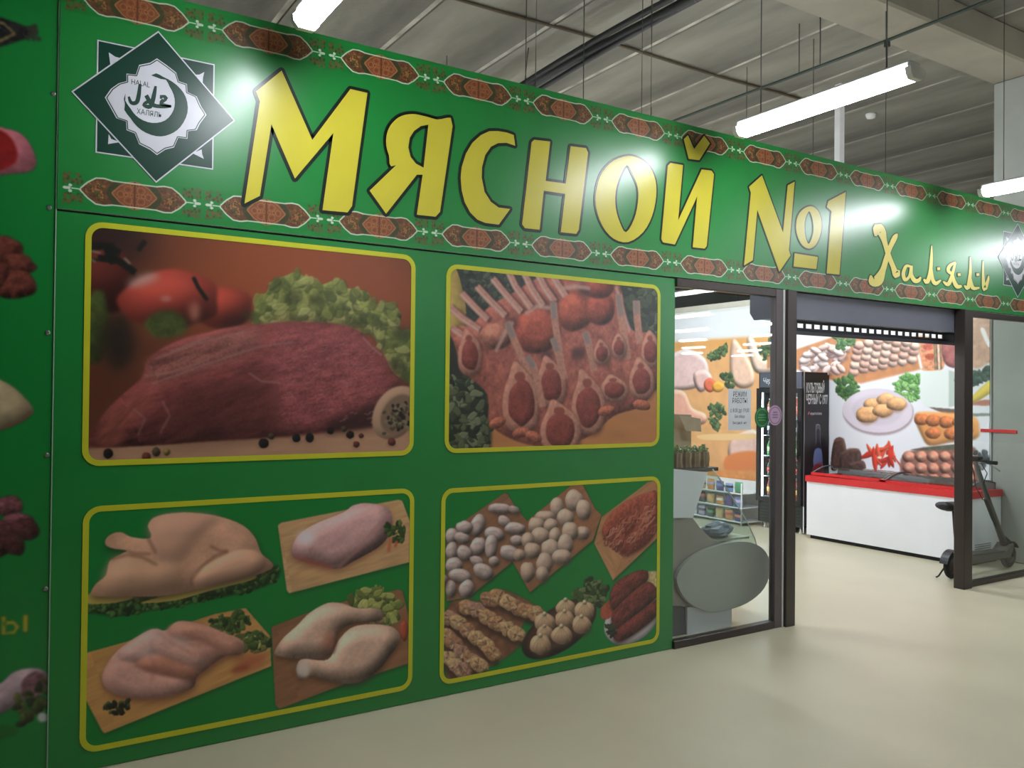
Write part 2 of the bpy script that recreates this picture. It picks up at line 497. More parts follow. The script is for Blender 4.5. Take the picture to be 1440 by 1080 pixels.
# --- the ornament strips printed along both edges
def paint_ornament():
    c = Canvas(0, 600, 0, 150, 1.0, GREEN)
    br = (100, 66, 40); dk = (58, 62, 34); rd = (128, 74, 46); gd = (164, 112, 62); wh = (196, 206, 186)
    for sx in (1, -1):
        c.map = lambda p: (300+sx*(p[0]-300), p[1])
        for yy in (28, 122):                       # speckled corner sprays
            for k in range(40):
                c.blob(random.uniform(0, 84), yy+random.uniform(-24, 24), 8, 4.5, random.choice([(96, 88, 46), (70, 66, 34), (120, 82, 44)]), random.uniform(0, 3), soft=1, alpha=0.8)
        for (px, py) in ((16, 75), (30, 62), (30, 88), (8, 75), (24, 75)): c.blob(px, py, 8, 7, wh, soft=1)
        c.stroke([(34, 75), (66, 75), (92, 58)], 7, wh)
    c.map = lambda p: p
    hexa = [(72, 80), (100, 110), (135, 135), (170, 138), (205, 131), (300, 131), (395, 131), (430, 138), (465, 135), (500, 110), (528, 80),
            (528, 70), (500, 40), (465, 15), (430, 12), (395, 19), (300, 19), (205, 19), (170, 12), (135, 15), (100, 40), (72, 70)]
    c.fill(hexa, br, sm=False, nz=(0.35, 9, 1.5, 0.4))
    for sx in (1, -1):
        c.map = lambda p: (300+sx*(p[0]-300), p[1])
        c.fill([(208, 125), (236, 120), (214, 75), (236, 30), (208, 25), (180, 75)], dk, soft=1.5, nz=(0.2, 6))
        for k in range(60):
            a = random.uniform(0, 6.28); q = random.uniform(2, 46)
            c.blob(140+q*math.cos(a), 75+q*0.95*math.sin(a), 7, 3, random.choice([gd, (74, 80, 40), (150, 92, 46), (60, 50, 30)]), random.uniform(0, 3), soft=1)
        c.fill([(202, 75), (235, 110), (275, 134), (297, 138), (300, 75), (297, 12), (275, 16), (235, 40)], rd, soft=1, nz=(0.15, 7))
        for (px, py, r_) in ((240, 75, 15), (272, 100, 17), (272, 50, 17), (262, 75, 9), (288, 75, 8), (288, 122, 8), (288, 28, 8)):
            ring = [(px+r_*math.cos(a), py+r_*math.sin(a)) for a in np.linspace(0, 6.28, 13)]
            c.stroke(ring, 3, gd); c.blob(px, py, r_*0.35, r_*0.35, (120, 54, 30))
        c.stroke([(202, 75), (235, 112), (275, 135), (300, 141)], 5, gd); c.stroke([(202, 75), (235, 38), (275, 15), (300, 9)], 5, gd)
    c.map = lambda p: p
    c.stroke([(300, 10), (300, 140)], 8, (96, 50, 28))
    c.stroke(hexa+hexa[:1], 7, wh)
    return c.a
M_orn = printed('ornament_print', paint_ornament(), 0.31, spec=0.65)
orn0 = None
for zc in (3.546, 2.665):
    for k in range(16):
        xs = 0.283+0.6205*k
        if xs+0.6 > 10.3: continue
        if orn0 is None:
            b = MB(); b.box((0, -0.0004, -0.075), (0.6, 0.0, 0.075))
            orn0 = b.build('ornament', M_orn, sign, uv=lambda v: (v.x/0.6, (v.z+0.075)/0.15)); o = orn0
        else:
            o = orn0.copy(); COL.objects.link(o)
        o.location = Vector((xs, D, zc))-Vector(sign.location)

# --- the letters
def cr(ox, oy, sc):
    return lambda L: [on_front((ox+a/sc, oy+b/sc)) for a, b in L]
def outline(mb, loops, wdt, t0, t1):
    for L in loops:
        n = len(L)
        for i in range(n):
            a = np.array(L[i-1]); b = np.array(L[i]); d = b-a; l = np.linalg.norm(d)
            if l < 1e-5: continue
            d = d/l*wdt; q = np.array([-d[1], d[0]])
            c4 = [a+q, b+q, b-q, a-q]
            mb.prism([[tuple(c_) for c_ in c4]], lambda p, r_, t: front(p, r_, t), t0, t1)
            # mitred or rounded corner
            pts = [(b[0]+wdt*math.cos(k*math.pi/4), b[1]+wdt*math.sin(k*math.pi/4)) for k in range(8)]
            mb.prism([pts], lambda p, r_, t: front(p, r_, t), t0, t1+0.0002)
def letter(loops, wdt=0.018, mt=M_yellow, dots=()):
    b = MB(); b.prism(loops, front, 0.0005, 0.0034)
    o = part(b, 'letter', mt, sign)
    k = MB(); outline(k, loops, wdt, 0.0002, 0.0022)
    q = k.build('letter_outline', M_black, None)
    for v in q.data.vertices: v.co -= sign.location
    q.parent = o
    return o
c1, c2, c3 = cr(330, 80, 3.692), cr(700, 180, 4.364), cr(1020, 240, 6.75)
letter([c1([(110, 180), (243, 72), (402, 432), (600, 168), (688, 188), (608, 775), (585, 808), (455, 796), (512, 395), (312, 632), (190, 350), (130, 722), (50, 762), (130, 232)])])
bowl = [(838, 562), (800, 510), (785, 440), (800, 370), (850, 315), (920, 297), (990, 310), (1050, 326), (1112, 334)]
sb = spline(bowl, 4)[:-4]
letter([c1(sb+[(1130, 360), (1065, 805), (1042, 830), (945, 820), (975, 612), (945, 612), (785, 815), (700, 695)]),
        c1([(1005, 352), (965, 360), (930, 385), (908, 420), (900, 470), (912, 520), (940, 555), (980, 576)])])
cc = [(722, 190), (712, 186.5), (700, 184.5), (688, 184.5), (676, 190), (664, 201), (655, 216), (649, 235), (647.5, 250), (649, 268), (653, 284), (661, 299), (671, 309), (682, 313.5), (701, 316),
      (717, 294), (701, 292), (690, 284), (681, 270), (677, 250), (677.5, 235), (682, 218), (690, 206.5), (700, 201.5), (712, 201), (724, 205)]
letter([[on_front(p) for p in cc]])
letter([c2([(206, 88), (222, 73), (320, 84), (292, 325), (415, 342), (445, 112), (540, 124), (552, 152), (495, 625), (480, 650), (385, 640), (412, 405), (280, 385), (255, 625), (165, 615), (148, 592)])])
letter([c2(spline([(800, 172), (870, 190), (930, 240), (965, 320), (970, 420), (945, 540), (890, 640), (800, 700), (710, 680), (640, 600), (600, 480), (605, 370), (640, 270), (710, 200)], 3)),
        c2(spline([(790, 228), (828, 290), (858, 370), (858, 460), (835, 560), (785, 640), (747, 580), (722, 490), (722, 390), (747, 300)], 3))], 0.014)
oi = letter([c2([(1042, 232), (1058, 215), (1135, 228), (1105, 568), (1250, 255), (1310, 262), (1325, 285), (1280, 725), (1268, 740), (1195, 732), (1222, 420), (1085, 715), (1012, 702), (1002, 682)])], 0.014)
letter([c2([(1140, 70), (1165, 45), (1203, 130), (1265, 48), (1300, 95), (1235, 198), (1170, 190)])], 0.014)
letter([c3([(222, 155), (345, 45), (545, 590), (590, 140), (655, 105), (600, 755), (615, 805), (510, 960), (300, 370), (258, 850), (175, 900), (240, 210)])], 0.014)
letter([c3(spline([(790, 340), (850, 355), (895, 420), (910, 520), (895, 620), (850, 710), (790, 740), (730, 710), (690, 640), (670, 550), (680, 450), (720, 380)], 3)),
        c3(spline([(790, 385), (820, 440), (835, 530), (825, 620), (790, 695), (760, 640), (748, 550), (755, 460)], 3))], 0.013)
letter([c3([(655, 785), (875, 820), (860, 935), (645, 910)])], 0.013)
letter([c3([(1140, 203), (1080, 988), (960, 975), (1004, 385), (962, 345), (975, 290)])], 0.013)
# calligraphic line
c4 = cr(1210, 300, 6.261)
def brush(paths, k=4):
    """strokes of varying width, each closed into a loop"""
    loops = []
    for P in paths:
        pts = []
        for i in range(len(P)-1):
            for j in range(k):
                t = j/k; p0, p1, p2, p3 = (np.array(P[min(max(i+q, 0), len(P)-1)], float) for q in (-1, 0, 1, 2))
                pts.append(0.5*((2*p1)+(-p0+p2)*t+(2*p0-5*p1+4*p2-p3)*t*t+(-p0+3*p1-3*p2+p3)*t**3))
        pts.append(np.array(P[-1], float))
        L, R = [], []
        for i, p in enumerate(pts):
            d = pts[min(i+1, len(pts)-1)][:2]-pts[max(i-1, 0)][:2]; d = d/(np.linalg.norm(d)+1e-6)
            n = np.array([-d[1], d[0]])*p[2]*0.64; L.append(tuple(p[:2]+n)); R.append(tuple(p[:2]-n))
        loops.append(L+R[::-1])
    return loops
def callig(paths, mt=M_pale):
    b = MB(); k = MB()
    for i, L in enumerate(brush(paths)):
        W = c4(L)
        b.prism([W], front, 0.0005, 0.0034+0.0002*i); outline(k, [W], 0.011, 0.0002, 0.0022)
    o = part(b, 'letter', mt, sign); q = k.build('letter_outline', mat('dark_green_outline', (40, 82, 56), 0.3), None)
    for v in q.data.vertices: v.co -= sign.location
    q.parent = o
callig([[(130, 200, 14), (150, 135, 70), (185, 170, 58), (210, 250, 34), (245, 370, 32), (285, 470, 32), (315, 545, 44), (335, 500, 16)],
        [(322, 180, 8), (300, 215, 34), (255, 310, 30), (225, 400, 34), (195, 500, 40), (150, 590, 74), (100, 600, 52), (88, 545, 10)]])
callig([[(440, 470, 16), (400, 465, 20), (375, 530, 24), (390, 585, 24), (425, 560, 18), (440, 500, 18)], [(445, 460, 20), (445, 540, 24), (475, 592, 30), (510, 590, 26), (528, 560, 10)]])
callig([[(625, 285, 6), (622, 400, 20), (612, 520, 24), (585, 605, 28), (555, 580, 12)], [(620, 480, 16), (632, 580, 24), (660, 618, 26), (705, 588, 10)], [(685, 476, 20), (687, 500, 20)]])
callig([[(835, 430, 10), (785, 462, 22), (770, 505, 22), (805, 535, 18)], [(832, 435, 14), (800, 560, 22), (768, 625, 28), (726, 600, 10)], [(805, 530, 16), (822, 600, 24), (850, 645, 28), (888, 640, 16)], [(865, 528, 20), (867, 552, 20)]])
callig([[(965, 385, 8), (965, 520, 20), (945, 655, 26), (912, 635, 10)], [(962, 560, 16), (985, 655, 26), (1045, 655, 12)], [(1030, 528, 20), (1031, 550, 20)]])
callig([[(1078, 420, 8), (1078, 560, 18), (1090, 670, 28), (1120, 590, 18), (1125, 550, 8)]])

# --- halal emblems (eight-pointed star with a crescent); built round their own centre
M_dg = mat('dark_green_emblem', (14, 58, 44), 0.3); M_ew = mat('emblem_white', (205, 205, 212), 0.3)
ce = cr(0, 0, 3.2735); EC = (0.676, 3.104)
def emblem(dx):
    sh = lambda L: [(a+dx, b) for a, b in ce(L)]
    fr = lambda a, b, t: front(a, b, t)
    def around(h, ang, t0, t1, mb, mi):
        pts = [(EC[0]+dx+h*math.sqrt(2)*math.cos(ang+k*math.pi/2), EC[1]+h*math.sqrt(2)*math.sin(ang+k*math.pi/2)) for k in range(4)]
        mb.prism([pts], fr, t0, t1, mi)
    e = MB()
    around(0.262, math.pi/4, 0.0004, 0.0020, e, 1); around(0.256, math.pi/4, 0.0004, 0.0024, e, 0)
    for L in ([(500, 242), (530, 262), (560, 270), (530, 282), (508, 302)], [(890, 345), (918, 344), (940, 332), (934, 358), (932, 385)],
              [(500, 618), (512, 640), (552, 655), (520, 660), (497, 664)], [(878, 702), (905, 698), (928, 688), (930, 710), (938, 732), (910, 718)]):
        e.prism([sh(L)], fr, 0.0004, 0.0028, 1)
    around(0.258, 0, 0.0004, 0.0032, e, 1); around(0.252, 0, 0.0004, 0.0036, e, 0)
    o = part(e, 'emblem', [M_dg, M_ew], sign)
    o['label'] = 'dark green eight-pointed halal emblem' 
    md = [(722, 270), (765, 300), (810, 335), (822, 375), (860, 388), (862, 425), (905, 445), (925, 490), (950, 530), (920, 570), (905, 600), (865, 605), (862, 640), (820, 635), (800, 680), (760, 690), (722, 715),
          (690, 690), (640, 665), (620, 615), (582, 600), (580, 560), (535, 545), (510, 500), (482, 450), (510, 410), (545, 385), (582, 375), (582, 340), (625, 345), (640, 300), (690, 290)]
    e = MB(); W = sh(md); e.prism([W], fr, 0.0004, 0.0042, 0)
    cx = sum(p[0] for p in W)/len(W); cz = sum(p[1] for p in W)/len(W)
    ring = [(cx+(a-cx)*0.965, cz+(b-cz)*0.965) for a, b in W]
    for i in range(len(ring)):
        a = np.array(ring[i-1]); b = np.array(ring[i]); d_ = (b-a)/np.linalg.norm(b-a)*0.0022; q = np.array([-d_[1], d_[0]])
        e.prism([[tuple(a+q), tuple(b+q), tuple(b-q), tuple(a-q)]], fr, 0.0004, 0.0046, 1)
    def sub(mb, name, mats):
        q = mb.build(name, mats, None)
        for v in q.data.vertices: v.co -= sign.location
        q.parent = o; return q
    sub(e, 'medallion', [M_ew, M_dg])
    cres = [(695, 348), (750, 355), (815, 395), (855, 450), (862, 520), (830, 585), (780, 620), (720, 628), (650, 600), (600, 545), (575, 480), (577, 432), (600, 500), (640, 545), (700, 567), (760, 555), (797, 510), (803, 455), (780, 400), (740, 365)]
    e = MB(); e.prism([sh(spline(cres[:11], 3)[:-2]+spline(cres[11:], 3)[:-2])], fr, 0.0004, 0.0050, 0); sub(e, 'crescent', M_dg)
    e = MB()
    for P in ([(735, 447, 12), (762, 452, 16), (740, 478, 12), (788, 492, 8)], [(716, 398, 8), (706, 450, 15), (690, 492, 15), (662, 484, 10), (680, 470, 12), (700, 480, 10)], [(672, 440, 14), (700, 482, 14), (745, 492, 12), (785, 490, 10)],
              [(644, 388, 10), (638, 440, 14), (628, 472, 15), (604, 474, 12), (592, 446, 7)]):
        P = [(a_, b_, w_*1.05) for a_, b_, w_ in P]; ti = 0.0050+0.0003*(P[0][0] % 7)
        for L in brush([P]): e.prism([sh(L)], fr, 0.0004, ti, 0)
    sub(e, 'arabic_letters', M_dg)
    a0 = sh([(602, 388)])[0]; a1 = sh([(628, 524)])[0]
    for s_, p_ in (('HALAL', a0), ('ХАЛЯЛЬ', a1)):
        t = text_mesh(s_, 0.034, lambda a, b, t_: (p_[0]+a, D-0.0048, p_[1]+b*1.05), 'lettering', M_dg, sign, squeeze=0.80)
        t.parent = o
    return o
emblem(0)
o = emblem(7.88)

# --- left neighbouring board and lower green banner
lb = thing('left_banner', 'green printed board at the left edge showing cut-off pieces of meat', 'banner', (-1.0, 4.29, 0.02))
ban = thing('green_banner', 'plain green vinyl panel under the sign carrying four food posters', 'banner', (2.1, D, 0.0))
board(ban, 'panel', 0.262, 4.03, 0.004, 2.555, D+0.004, 4.309)

def paint_left():
    c = Canvas(-1.2, 0.256, 0.1, 3.72, 260, GREEN)
    c.map = on_front
    c.fill([(-60, 60), (-30, 20), (20, 30), (48, 46), (20, 58), (-30, 70)], (40, 40, 40), nz=(0.3, 4)); c.stroke([(-40, 18), (5, 32), (20, 46), (0, 56), (-40, 66)], 3, (190, 160, 80))
    for k in range(14): c.blob(45+random.uniform(-9, 9), 46+random.uniform(-9, 9), 4, 2.5, (60, 60, 48), random.uniform(0, 3))
    c.fill([(-90, 190), (-30, 176), (10, 180), (35, 192), (50, 222), (42, 240), (0, 246), (-20, 262), (-90, 260)], (205, 110, 120), nz=(0.15, 10), pil=(0.4, 8))
    c.fill([(-90, 200), (-20, 180), (10, 188), (24, 215), (12, 234), (-40, 246), (-90, 240)], (168, 30, 28), nz=(0.15, 8))
    for (x, y, a, b) in ((5, 350, 26, 18), (20, 372, 30, 16), (14, 398, 38, 20), (-30, 380, 40, 40), (-60, 410, 40, 20)):
        c.blob(x, y, a, b, (122, 58, 46), 0.1, nz=(0.35, 6), pil=(0.6, 6))
    c.fill([(-80, 560), (-20, 532), (12, 540), (40, 565), (46, 580), (30, 592), (0, 604), (-80, 615)], (212, 186, 140), pil=(0.6, 9), nz=(0.08, 10))
    c.stroke([(0, 604), (30, 592), (44, 578)], 4, (130, 90, 60))
    for (x, y) in ((-20, 715), (10, 712), (25, 735), (0, 745), (35, 745), (-30, 755), (15, 765), (-10, 772)):
        c.blob(x, y, 22, 14, random.choice([(118, 62, 66), (140, 78, 84), (96, 50, 50)]), random.uniform(-0.5, 0.5), nz=(0.4, 5), pil=(0.6, 5))
    c.stroke([(4, 868), (4, 892), (19, 890), (24, 882), (18, 876), (4, 878)], 6, (205, 185, 40)); c.stroke([(36, 865), (35, 889)], 7, (205, 185, 40))
    c.fill([(-90, 960), (-10, 965), (20, 945), (50, 940), (66, 950), (50, 975), (10, 1000), (-90, 1040)], (205, 170, 178), nz=(0.2, 14), pil=(0.5, 10))
    c.fill([(30, 960), (50, 945), (66, 955), (60, 975), (36, 985)], (146, 92, 104), nz=(0.3, 6))
    c.leaf([(20, 985), (66, 955), (68, 1005), (30, 1020)], [(74, 92, 40), (110, 120, 50), (50, 62, 34)], 40, 7)
    c.fill([(-90, 1035), (0, 1020), (20, 1035), (-90, 1060)], (30, 110, 40))
    c.blob(60, 1010, 8, 7, (205, 215, 210))
    return c.a
b = MB(); b.box((-1.2, 4.29, 0.02), (0.256, 4.309, 3.72)); b.mi = [1]*6; b.mi[2] = 0
k = MB(); k.box((0.2565, 4.284, 0.02), (0.2612, 4.309, 3.70)); part(k, 'edge_strip', mat('pale_green_board_edge', (140, 176, 146), 0.6), lb)
M_left = printed('left_board_print', paint_left(), 0.27, spec=0.65, gain=0.9)
part(b, 'panel', [M_left, M_core], lb, uv=lambda v: ((v.x+1.2)/1.456, (v.z-0.1)/3.62))
for (px, py) in ((75, 132), (69, 292), (67, 468), (66, 640), (64, 828)):
    X_, Z_ = on_front((px, py), 4.29)
    s = MB(); s.lathe([(0.011, 0), (0.011, 0.002), (0.007, 0.005)], (X_, 4.29, Z_), 10, axis='Y')
    for i, v in enumerate(s.v): s.v[i] = (v[0], 4.29-(v[1]-4.29), v[2])
    part(s, 'screw', M_steel, lb)

def rrect(x0, x1, z0, z1, r, n=6):
    P = []
    for (cx, cz, a0) in ((x1-r, z1-r, 0), (x0+r, z1-r, 90), (x0+r, z0+r, 180), (x1-r, z0+r, 270)):
        for k in range(n+1):
            a = math.radians(a0+90*k/n); P.append((cx+r*math.cos(a), cz+r*math.sin(a)))
    return P
def poster(label, x0, x1, z0, z1, arr, wdt, pname, gain):
    t = thing('food_poster', label, 'poster', ((x0+x1)/2, D, z0))
    b = MB(); b.prism([rrect(x0+wdt, x1-wdt, z0+wdt, z1-wdt, 0.045)], lambda a, c, q: (a, D+0.004-q, c), 0.0, 0.002)
    M = printed(pname, arr, 0.30, spec=0.5, gain=gain)
    part(b, 'picture', M, t, uv=lambda v: ((v.x-x0)/(x1-x0), (v.z-z0)/(z1-z0)))
    k = MB(); k.prism([rrect(x0, x1, z0, z1, 0.075), rrect(x0+wdt, x1-wdt, z0+wdt, z1-wdt, 0.05)[::-1]], lambda a, c, q: (a, D+0.004-q, c), 0.0, 0.004)
    part(k, 'border', M_line, t)
    return t

# ------------------------------------------------------------------ the four food pictures
GRN = [(74, 104, 44), (52, 80, 34), (98, 126, 56), (38, 62, 30)]
LET = [(176, 178, 92), (150, 158, 74), (196, 194, 110), (116, 128, 58), (92, 104, 50)]
def paint_beef(x0, x1, z0, z1):
    c = Canvas(x0, x1, z0, z1, 480, (96, 50, 36)); c.map = crop(100, 300, 2.88)
    c.fill([(-50, 0), (1500, 0), (1500, 1050), (-50, 1050)], (120, 62, 40), sm=False, nz=(0.1, 120))
    for (x, y, a, b_, k) in ((800, 330, 560, 260, 0.35), (1000, 330, 480, 200, 0.45), (700, 250, 300, 160, 0.35), (1150, 330, 300, 120, 0.3)):
        c.blob(x, y, a, b_, (206, 96, 46), alpha=k, soft=60)
    c.blob(130, 120, 200, 110, (52, 34, 32), soft=30, alpha=0.8)
    c.fill([(0, 955), (500, 925), (900, 905), (1440, 840), (1440, 1060), (0, 1060)], (212, 156, 118), nz=(0.08, 20, 6), soft=3, sm=False)
    c.blob(130, 270, 130, 140, (118, 46, 36), pil=(0.7, 40), soft=4)
    c.blob(100, 455, 60, 145, (88, 104, 44), nz=(0.25, 16), pil=(0.5, 24), soft=5)
    c.blob(190, 520, 70, 120, (58, 44, 34), soft=14)
    c.blob(620, 385, 118, 92, (196, 70, 50), pil=(0.8, 34), soft=4); c.blob(400, 350, 205, 122, (206, 74, 56), pil=(0.8, 46), soft=4)
    c.blob(290, 270, 70, 20, (232, 206, 196), -0.3, soft=8, alpha=0.7); c.blob(500, 400, 22, 40, (236, 150, 120), soft=8, alpha=0.7); c.blob(385, 345, 22, 10, (236, 170, 160), soft=5, alpha=0.7)
    c.blob(385, 450, 90, 56, (84, 98, 42), nz=(0.25, 14), soft=6)
    for P, q in (([(60, 140), (130, 130), (200, 160)], 34), ([(110, 180), (190, 190), (260, 240)], 30), ([(150, 120), (160, 170), (180, 200)], 44), ([(300, 112), (270, 150)], 20), ([(495, 258), (515, 300), (552, 352)], 16), ([(60, 185), (110, 190)], 12)):
        c.stroke(P, q, (30, 32, 24), soft=2)
    for P in ([(75, 150), (120, 160)], [(215, 180), (240, 205)], [(70, 180), (100, 196)]): c.stroke(P, 9, (186, 176, 160), soft=2, alpha=0.7)
    let = [(740, 420), (750, 350), (790, 320), (810, 280), (860, 255), (920, 240), (970, 275), (1010, 290), (1080, 268), (1125, 305), (1200, 318), (1225, 365), (1300, 365), (1338, 415), (1325, 470), (1390, 490), (1390, 680), (1300, 640), (1210, 490), (1050, 455), (760, 455)]
    c.fill(let, (152, 156, 74), nz=((0.35, 26), (0.2, 9)), pil=(0.5, 18)); c.leaf(let, LET, 190, 26, soft=2, alpha=0.75)
    for (x, y, r_) in ((720, 415, 26), (900, 340, 40), (1000, 350, 30), (1340, 490, 44), (1330, 620, 40), (1160, 440, 34)): c.blob(x, y, r_, r_*0.6, (64, 74, 36), soft=8, alpha=0.7)
    stk = [(85, 940), (105, 860), (150, 790), (230, 715), (290, 660), (305, 600), (340, 565), (430, 515), (560, 478), (680, 455), (800, 445), (900, 438), (1080, 448), (1170, 480), (1210, 520), (1270, 580), (1300, 650), (1335, 690), (1270, 760), (1230, 850), (1100, 872), (900, 896), (600, 918), (300, 940)]
    c.fill(stk, (158, 74, 70), nz=((0.28, 20, 5.0, -0.35), (0.18, 7, 3.0, -0.3), (0.1, 4)), pil=(0.7, 34), soft=2)
    c.fill([(800, 470), (1000, 458), (1165, 490), (1260, 590), (1310, 680), (1235, 830), (1060, 860), (850, 880), (820, 700)], (186, 92, 92), nz=((0.25, 12, 3, -0.2), (0.2, 5)), soft=20, alpha=0.75)
    c.fill([(290, 905), (380, 760), (560, 680), (800, 690), (820, 860), (600, 905)], (104, 50, 46), nz=((0.3, 14, 4, -0.5), (0.15, 5)), soft=24, alpha=0.75)
    c.fill([(310, 600), (440, 540), (600, 490), (760, 470), (740, 560), (560, 620), (330, 690)], (172, 104, 92), nz=((0.35, 12, 6, -0.4), (0.2, 5)), soft=14, alpha=0.75)
    c.fill([(1040, 850), (1240, 760), (1240, 850), (1060, 885)], (58, 32, 30), soft=12, alpha=0.8)
    c.fill([(110, 935), (160, 800), (300, 720), (330, 760), (220, 860), (190, 940)], (186, 96, 76), nz=((0.3, 12, 5, -0.9),), soft=10, alpha=0.7)
    for P in ([(340, 590), (500, 530), (700, 480)], [(330, 690), (520, 620), (760, 540), (900, 520)], [(720, 645), (770, 680), (850, 686)], [(1180, 500), (1215, 540), (1260, 575)], [(300, 660), (420, 640), (560, 590)], [(400, 560), (560, 500)], [(250, 790), (300, 830), (270, 900)], [(370, 760), (400, 820), (360, 890)]):
        c.stroke(P, 7, (206, 150, 140), soft=2, alpha=0.6)
    for k in range(150):
        x, y = random.uniform(850, 1230), random.uniform(520, 850); a = random.uniform(8, 26)
        c.stroke([(x, y), (x+a, y-a*0.3)], 4, random.choice([(206, 134, 134), (120, 54, 54)]), soft=1, alpha=0.6)
    c.fill([(1370, 700), (1392, 560), (1392, 720)], (216, 170, 140), soft=2)
    c.blob(1315, 805, 84, 118, (206, 158, 124), 0.55, 0.03, soft=2, pil=(0.4, 14)); c.blob(1325, 815, 64, 84, (150, 116, 90), 0.55, 0.05, soft=3)
    for k in range(70): c.blob(1325+random.gauss(0, 26), 825+random.gauss(0, 26), 9, 6, random.choice([(60, 46, 36), (96, 84, 58), (150, 136, 100), (40, 32, 28)]), random.uniform(0, 3))
    for (x, y, r_, d_) in ((150, 972, 20, 0), (345, 965, 18, 1), (388, 966, 14, 2), (305, 985, 18, 3), (780, 930, 20, 0), (912, 910, 17, 0), (966, 908, 18, 0), (1130, 896, 16, 0), (810, 902, 13, 1), (1175, 900, 10, 3), (1155, 935, 13, 3), (1050, 880, 14, 0), (1105, 872, 12, 1), (1298, 925, 16, 3)):
        c.blob(x, y+10, r_*1.2, r_*0.5, (120, 84, 60), soft=5, alpha=0.6); c.blob(x, y, r_, r_, [(36, 30, 28), (96, 80, 56), (170, 140, 70), (130, 60, 46)][d_], pil=(0.8, 5))
    return c.a
def paint_lamb(x0, x1, z0, z1):
    c = Canvas(x0, x1, z0, z1, 480, (60, 70, 62)); c.map = crop(600, 350, 3.6)
    c.fill([(50, 30), (1250, 30), (1250, 1060), (50, 1060)], (58, 66, 58), sm=False, nz=((0.3, 30), (0.3, 8)))
    c.leaf([(900, 150), (1200, 150), (1200, 470), (1080, 420), (1000, 300)], [(76, 90, 66), (48, 60, 50), (96, 108, 84)], 70, 24)
    c.leaf([(200, 100), (420, 100), (420, 260), (220, 300)], [(76, 90, 66), (44, 54, 48), (90, 102, 80)], 50, 20)
    c.fill([(60, 1060), (300, 740), (600, 820), (900, 820), (1200, 700), (1200, 1060)], (222, 142, 82), sm=False, nz=(0.07, 40, 4, 0.1), soft=6)
    c.fill([(95, 60), (150, 100), (185, 220), (200, 330), (170, 460), (95, 500)], (222, 184, 90), pil=(0.5, 20), nz=(0.1, 16))
    c.fill([(95, 500), (170, 470), (230, 640), (310, 740), (310, 1060), (95, 1060)], (50, 56, 44), soft=6)
    c.leaf([(100, 640), (230, 640), (330, 860), (300, 1030), (100, 1030)], [(96, 106, 70), (66, 78, 52), (128, 134, 98), (44, 52, 38)], 130, 30, 0.55)
    body = [(120, 400), (230, 380), (320, 290), (440, 220), (560, 150), (700, 130), (830, 145), (975, 180), (1030, 400), (1165, 440), (1168, 640), (1150, 720), (1080, 800), (950, 845), (800, 960), (560, 1000), (330, 900), (310, 740), (190, 620), (140, 480)]
    c.fill(body, (196, 104, 86), nz=((0.2, 26), (0.15, 9)), pil=(0.5, 26), soft=2)
    for P in ([(110, 290), (180, 350), (270, 410)], [(178, 225), (240, 290), (310, 360)], [(255, 190), (320, 260), (400, 340)], [(335, 150), (400, 230), (480, 320)], [(412, 110), (450, 190), (530, 300)], [(492, 115), (530, 200), (590, 290)], [(562, 125), (600, 200), (650, 270)], [(640, 135), (670, 190), (710, 250)], [(130, 400), (200, 450), (260, 500)]):
        c.stroke([(a+16, b_+4) for a, b_ in P], 30, (70, 44, 42), soft=4, alpha=0.7); c.stroke(P, 34, (222, 150, 130), soft=2, nz=(0.1, 8)); c.stroke([(a-8, b_+2) for a, b_ in P], 9, (240, 196, 176), soft=2, alpha=0.7)
    for (x, y, a, b_, k) in ((560, 410, 118, 112, (196, 88, 66)), (745, 320, 90, 96, (202, 92, 66)), (880, 300, 76, 90, (192, 86, 66)), (350, 440, 80, 70, (214, 128, 102)), (870, 200, 80, 50, (196, 84, 70))):
        c.blob(x, y, a, b_, k, pil=(0.8, 22), nz=((0.15, 14), (0.1, 5)), soft=3)
    for (x, y) in ((610, 540), (770, 530), (640, 300), (800, 210), (430, 380)): c.blob(x, y, 34, 30, (72, 44, 44), soft=8, alpha=0.7)
    for P in ([(500, 330), (560, 290), (640, 300)], [(690, 200), (760, 190), (830, 200)], [(440, 370), (400, 420), (350, 520)], [(960, 190), (990, 300), (1030, 420)]): c.stroke(P, 18, (232, 178, 160), soft=3, alpha=0.75)
    def chop(x, y, rx, ry, lean=0.0, bone=None):
        if bone:
            c.stroke(bone, 36, (214, 142, 118), soft=2, nz=(0.12, 8)); c.stroke(bone[:2], 26, (150, 136, 132), soft=3, alpha=0.85)
        rim = [(x-rx*1.25, y+ry*0.7), (x-rx*1.3, y-ry*0.3), (x-rx*0.9, y-ry*1.1), (x-rx*0.3+lean*40, y-ry*1.75), (x+rx*0.35+lean*40, y-ry*1.5), (x+rx*1.1, y-ry*0.7), (x+rx*1.3, y+ry*0.3), (x+rx*0.8, y+ry*1.15), (x-rx*0.6, y+ry*1.2)]
        c.fill([(a+6, b_+10) for a, b_ in rim], (90, 50, 44), soft=7, alpha=0.6)
        c.fill(rim, (216, 142, 118), pil=(0.5, 12), nz=(0.12, 9), soft=1.5)
        c.blob(x-rx*0.1, y-ry*1.1, rx*0.36, ry*0.22, (172, 84, 70), soft=2)
        c.blob(x, y, rx*0.95, ry*0.95, (160, 72, 62), 0, 0.06, nz=((0.14, 10), (0.1, 4)), pil=(0.5, 12), soft=1.5)
    chop(220, 540, 46, 80, -0.3); chop(1135, 520, 36, 62, 0, [(1062, 262), (1065, 330), (1080, 480)]); chop(975, 500, 28, 42, 0, [(972, 230), (985, 340), (1020, 560)])
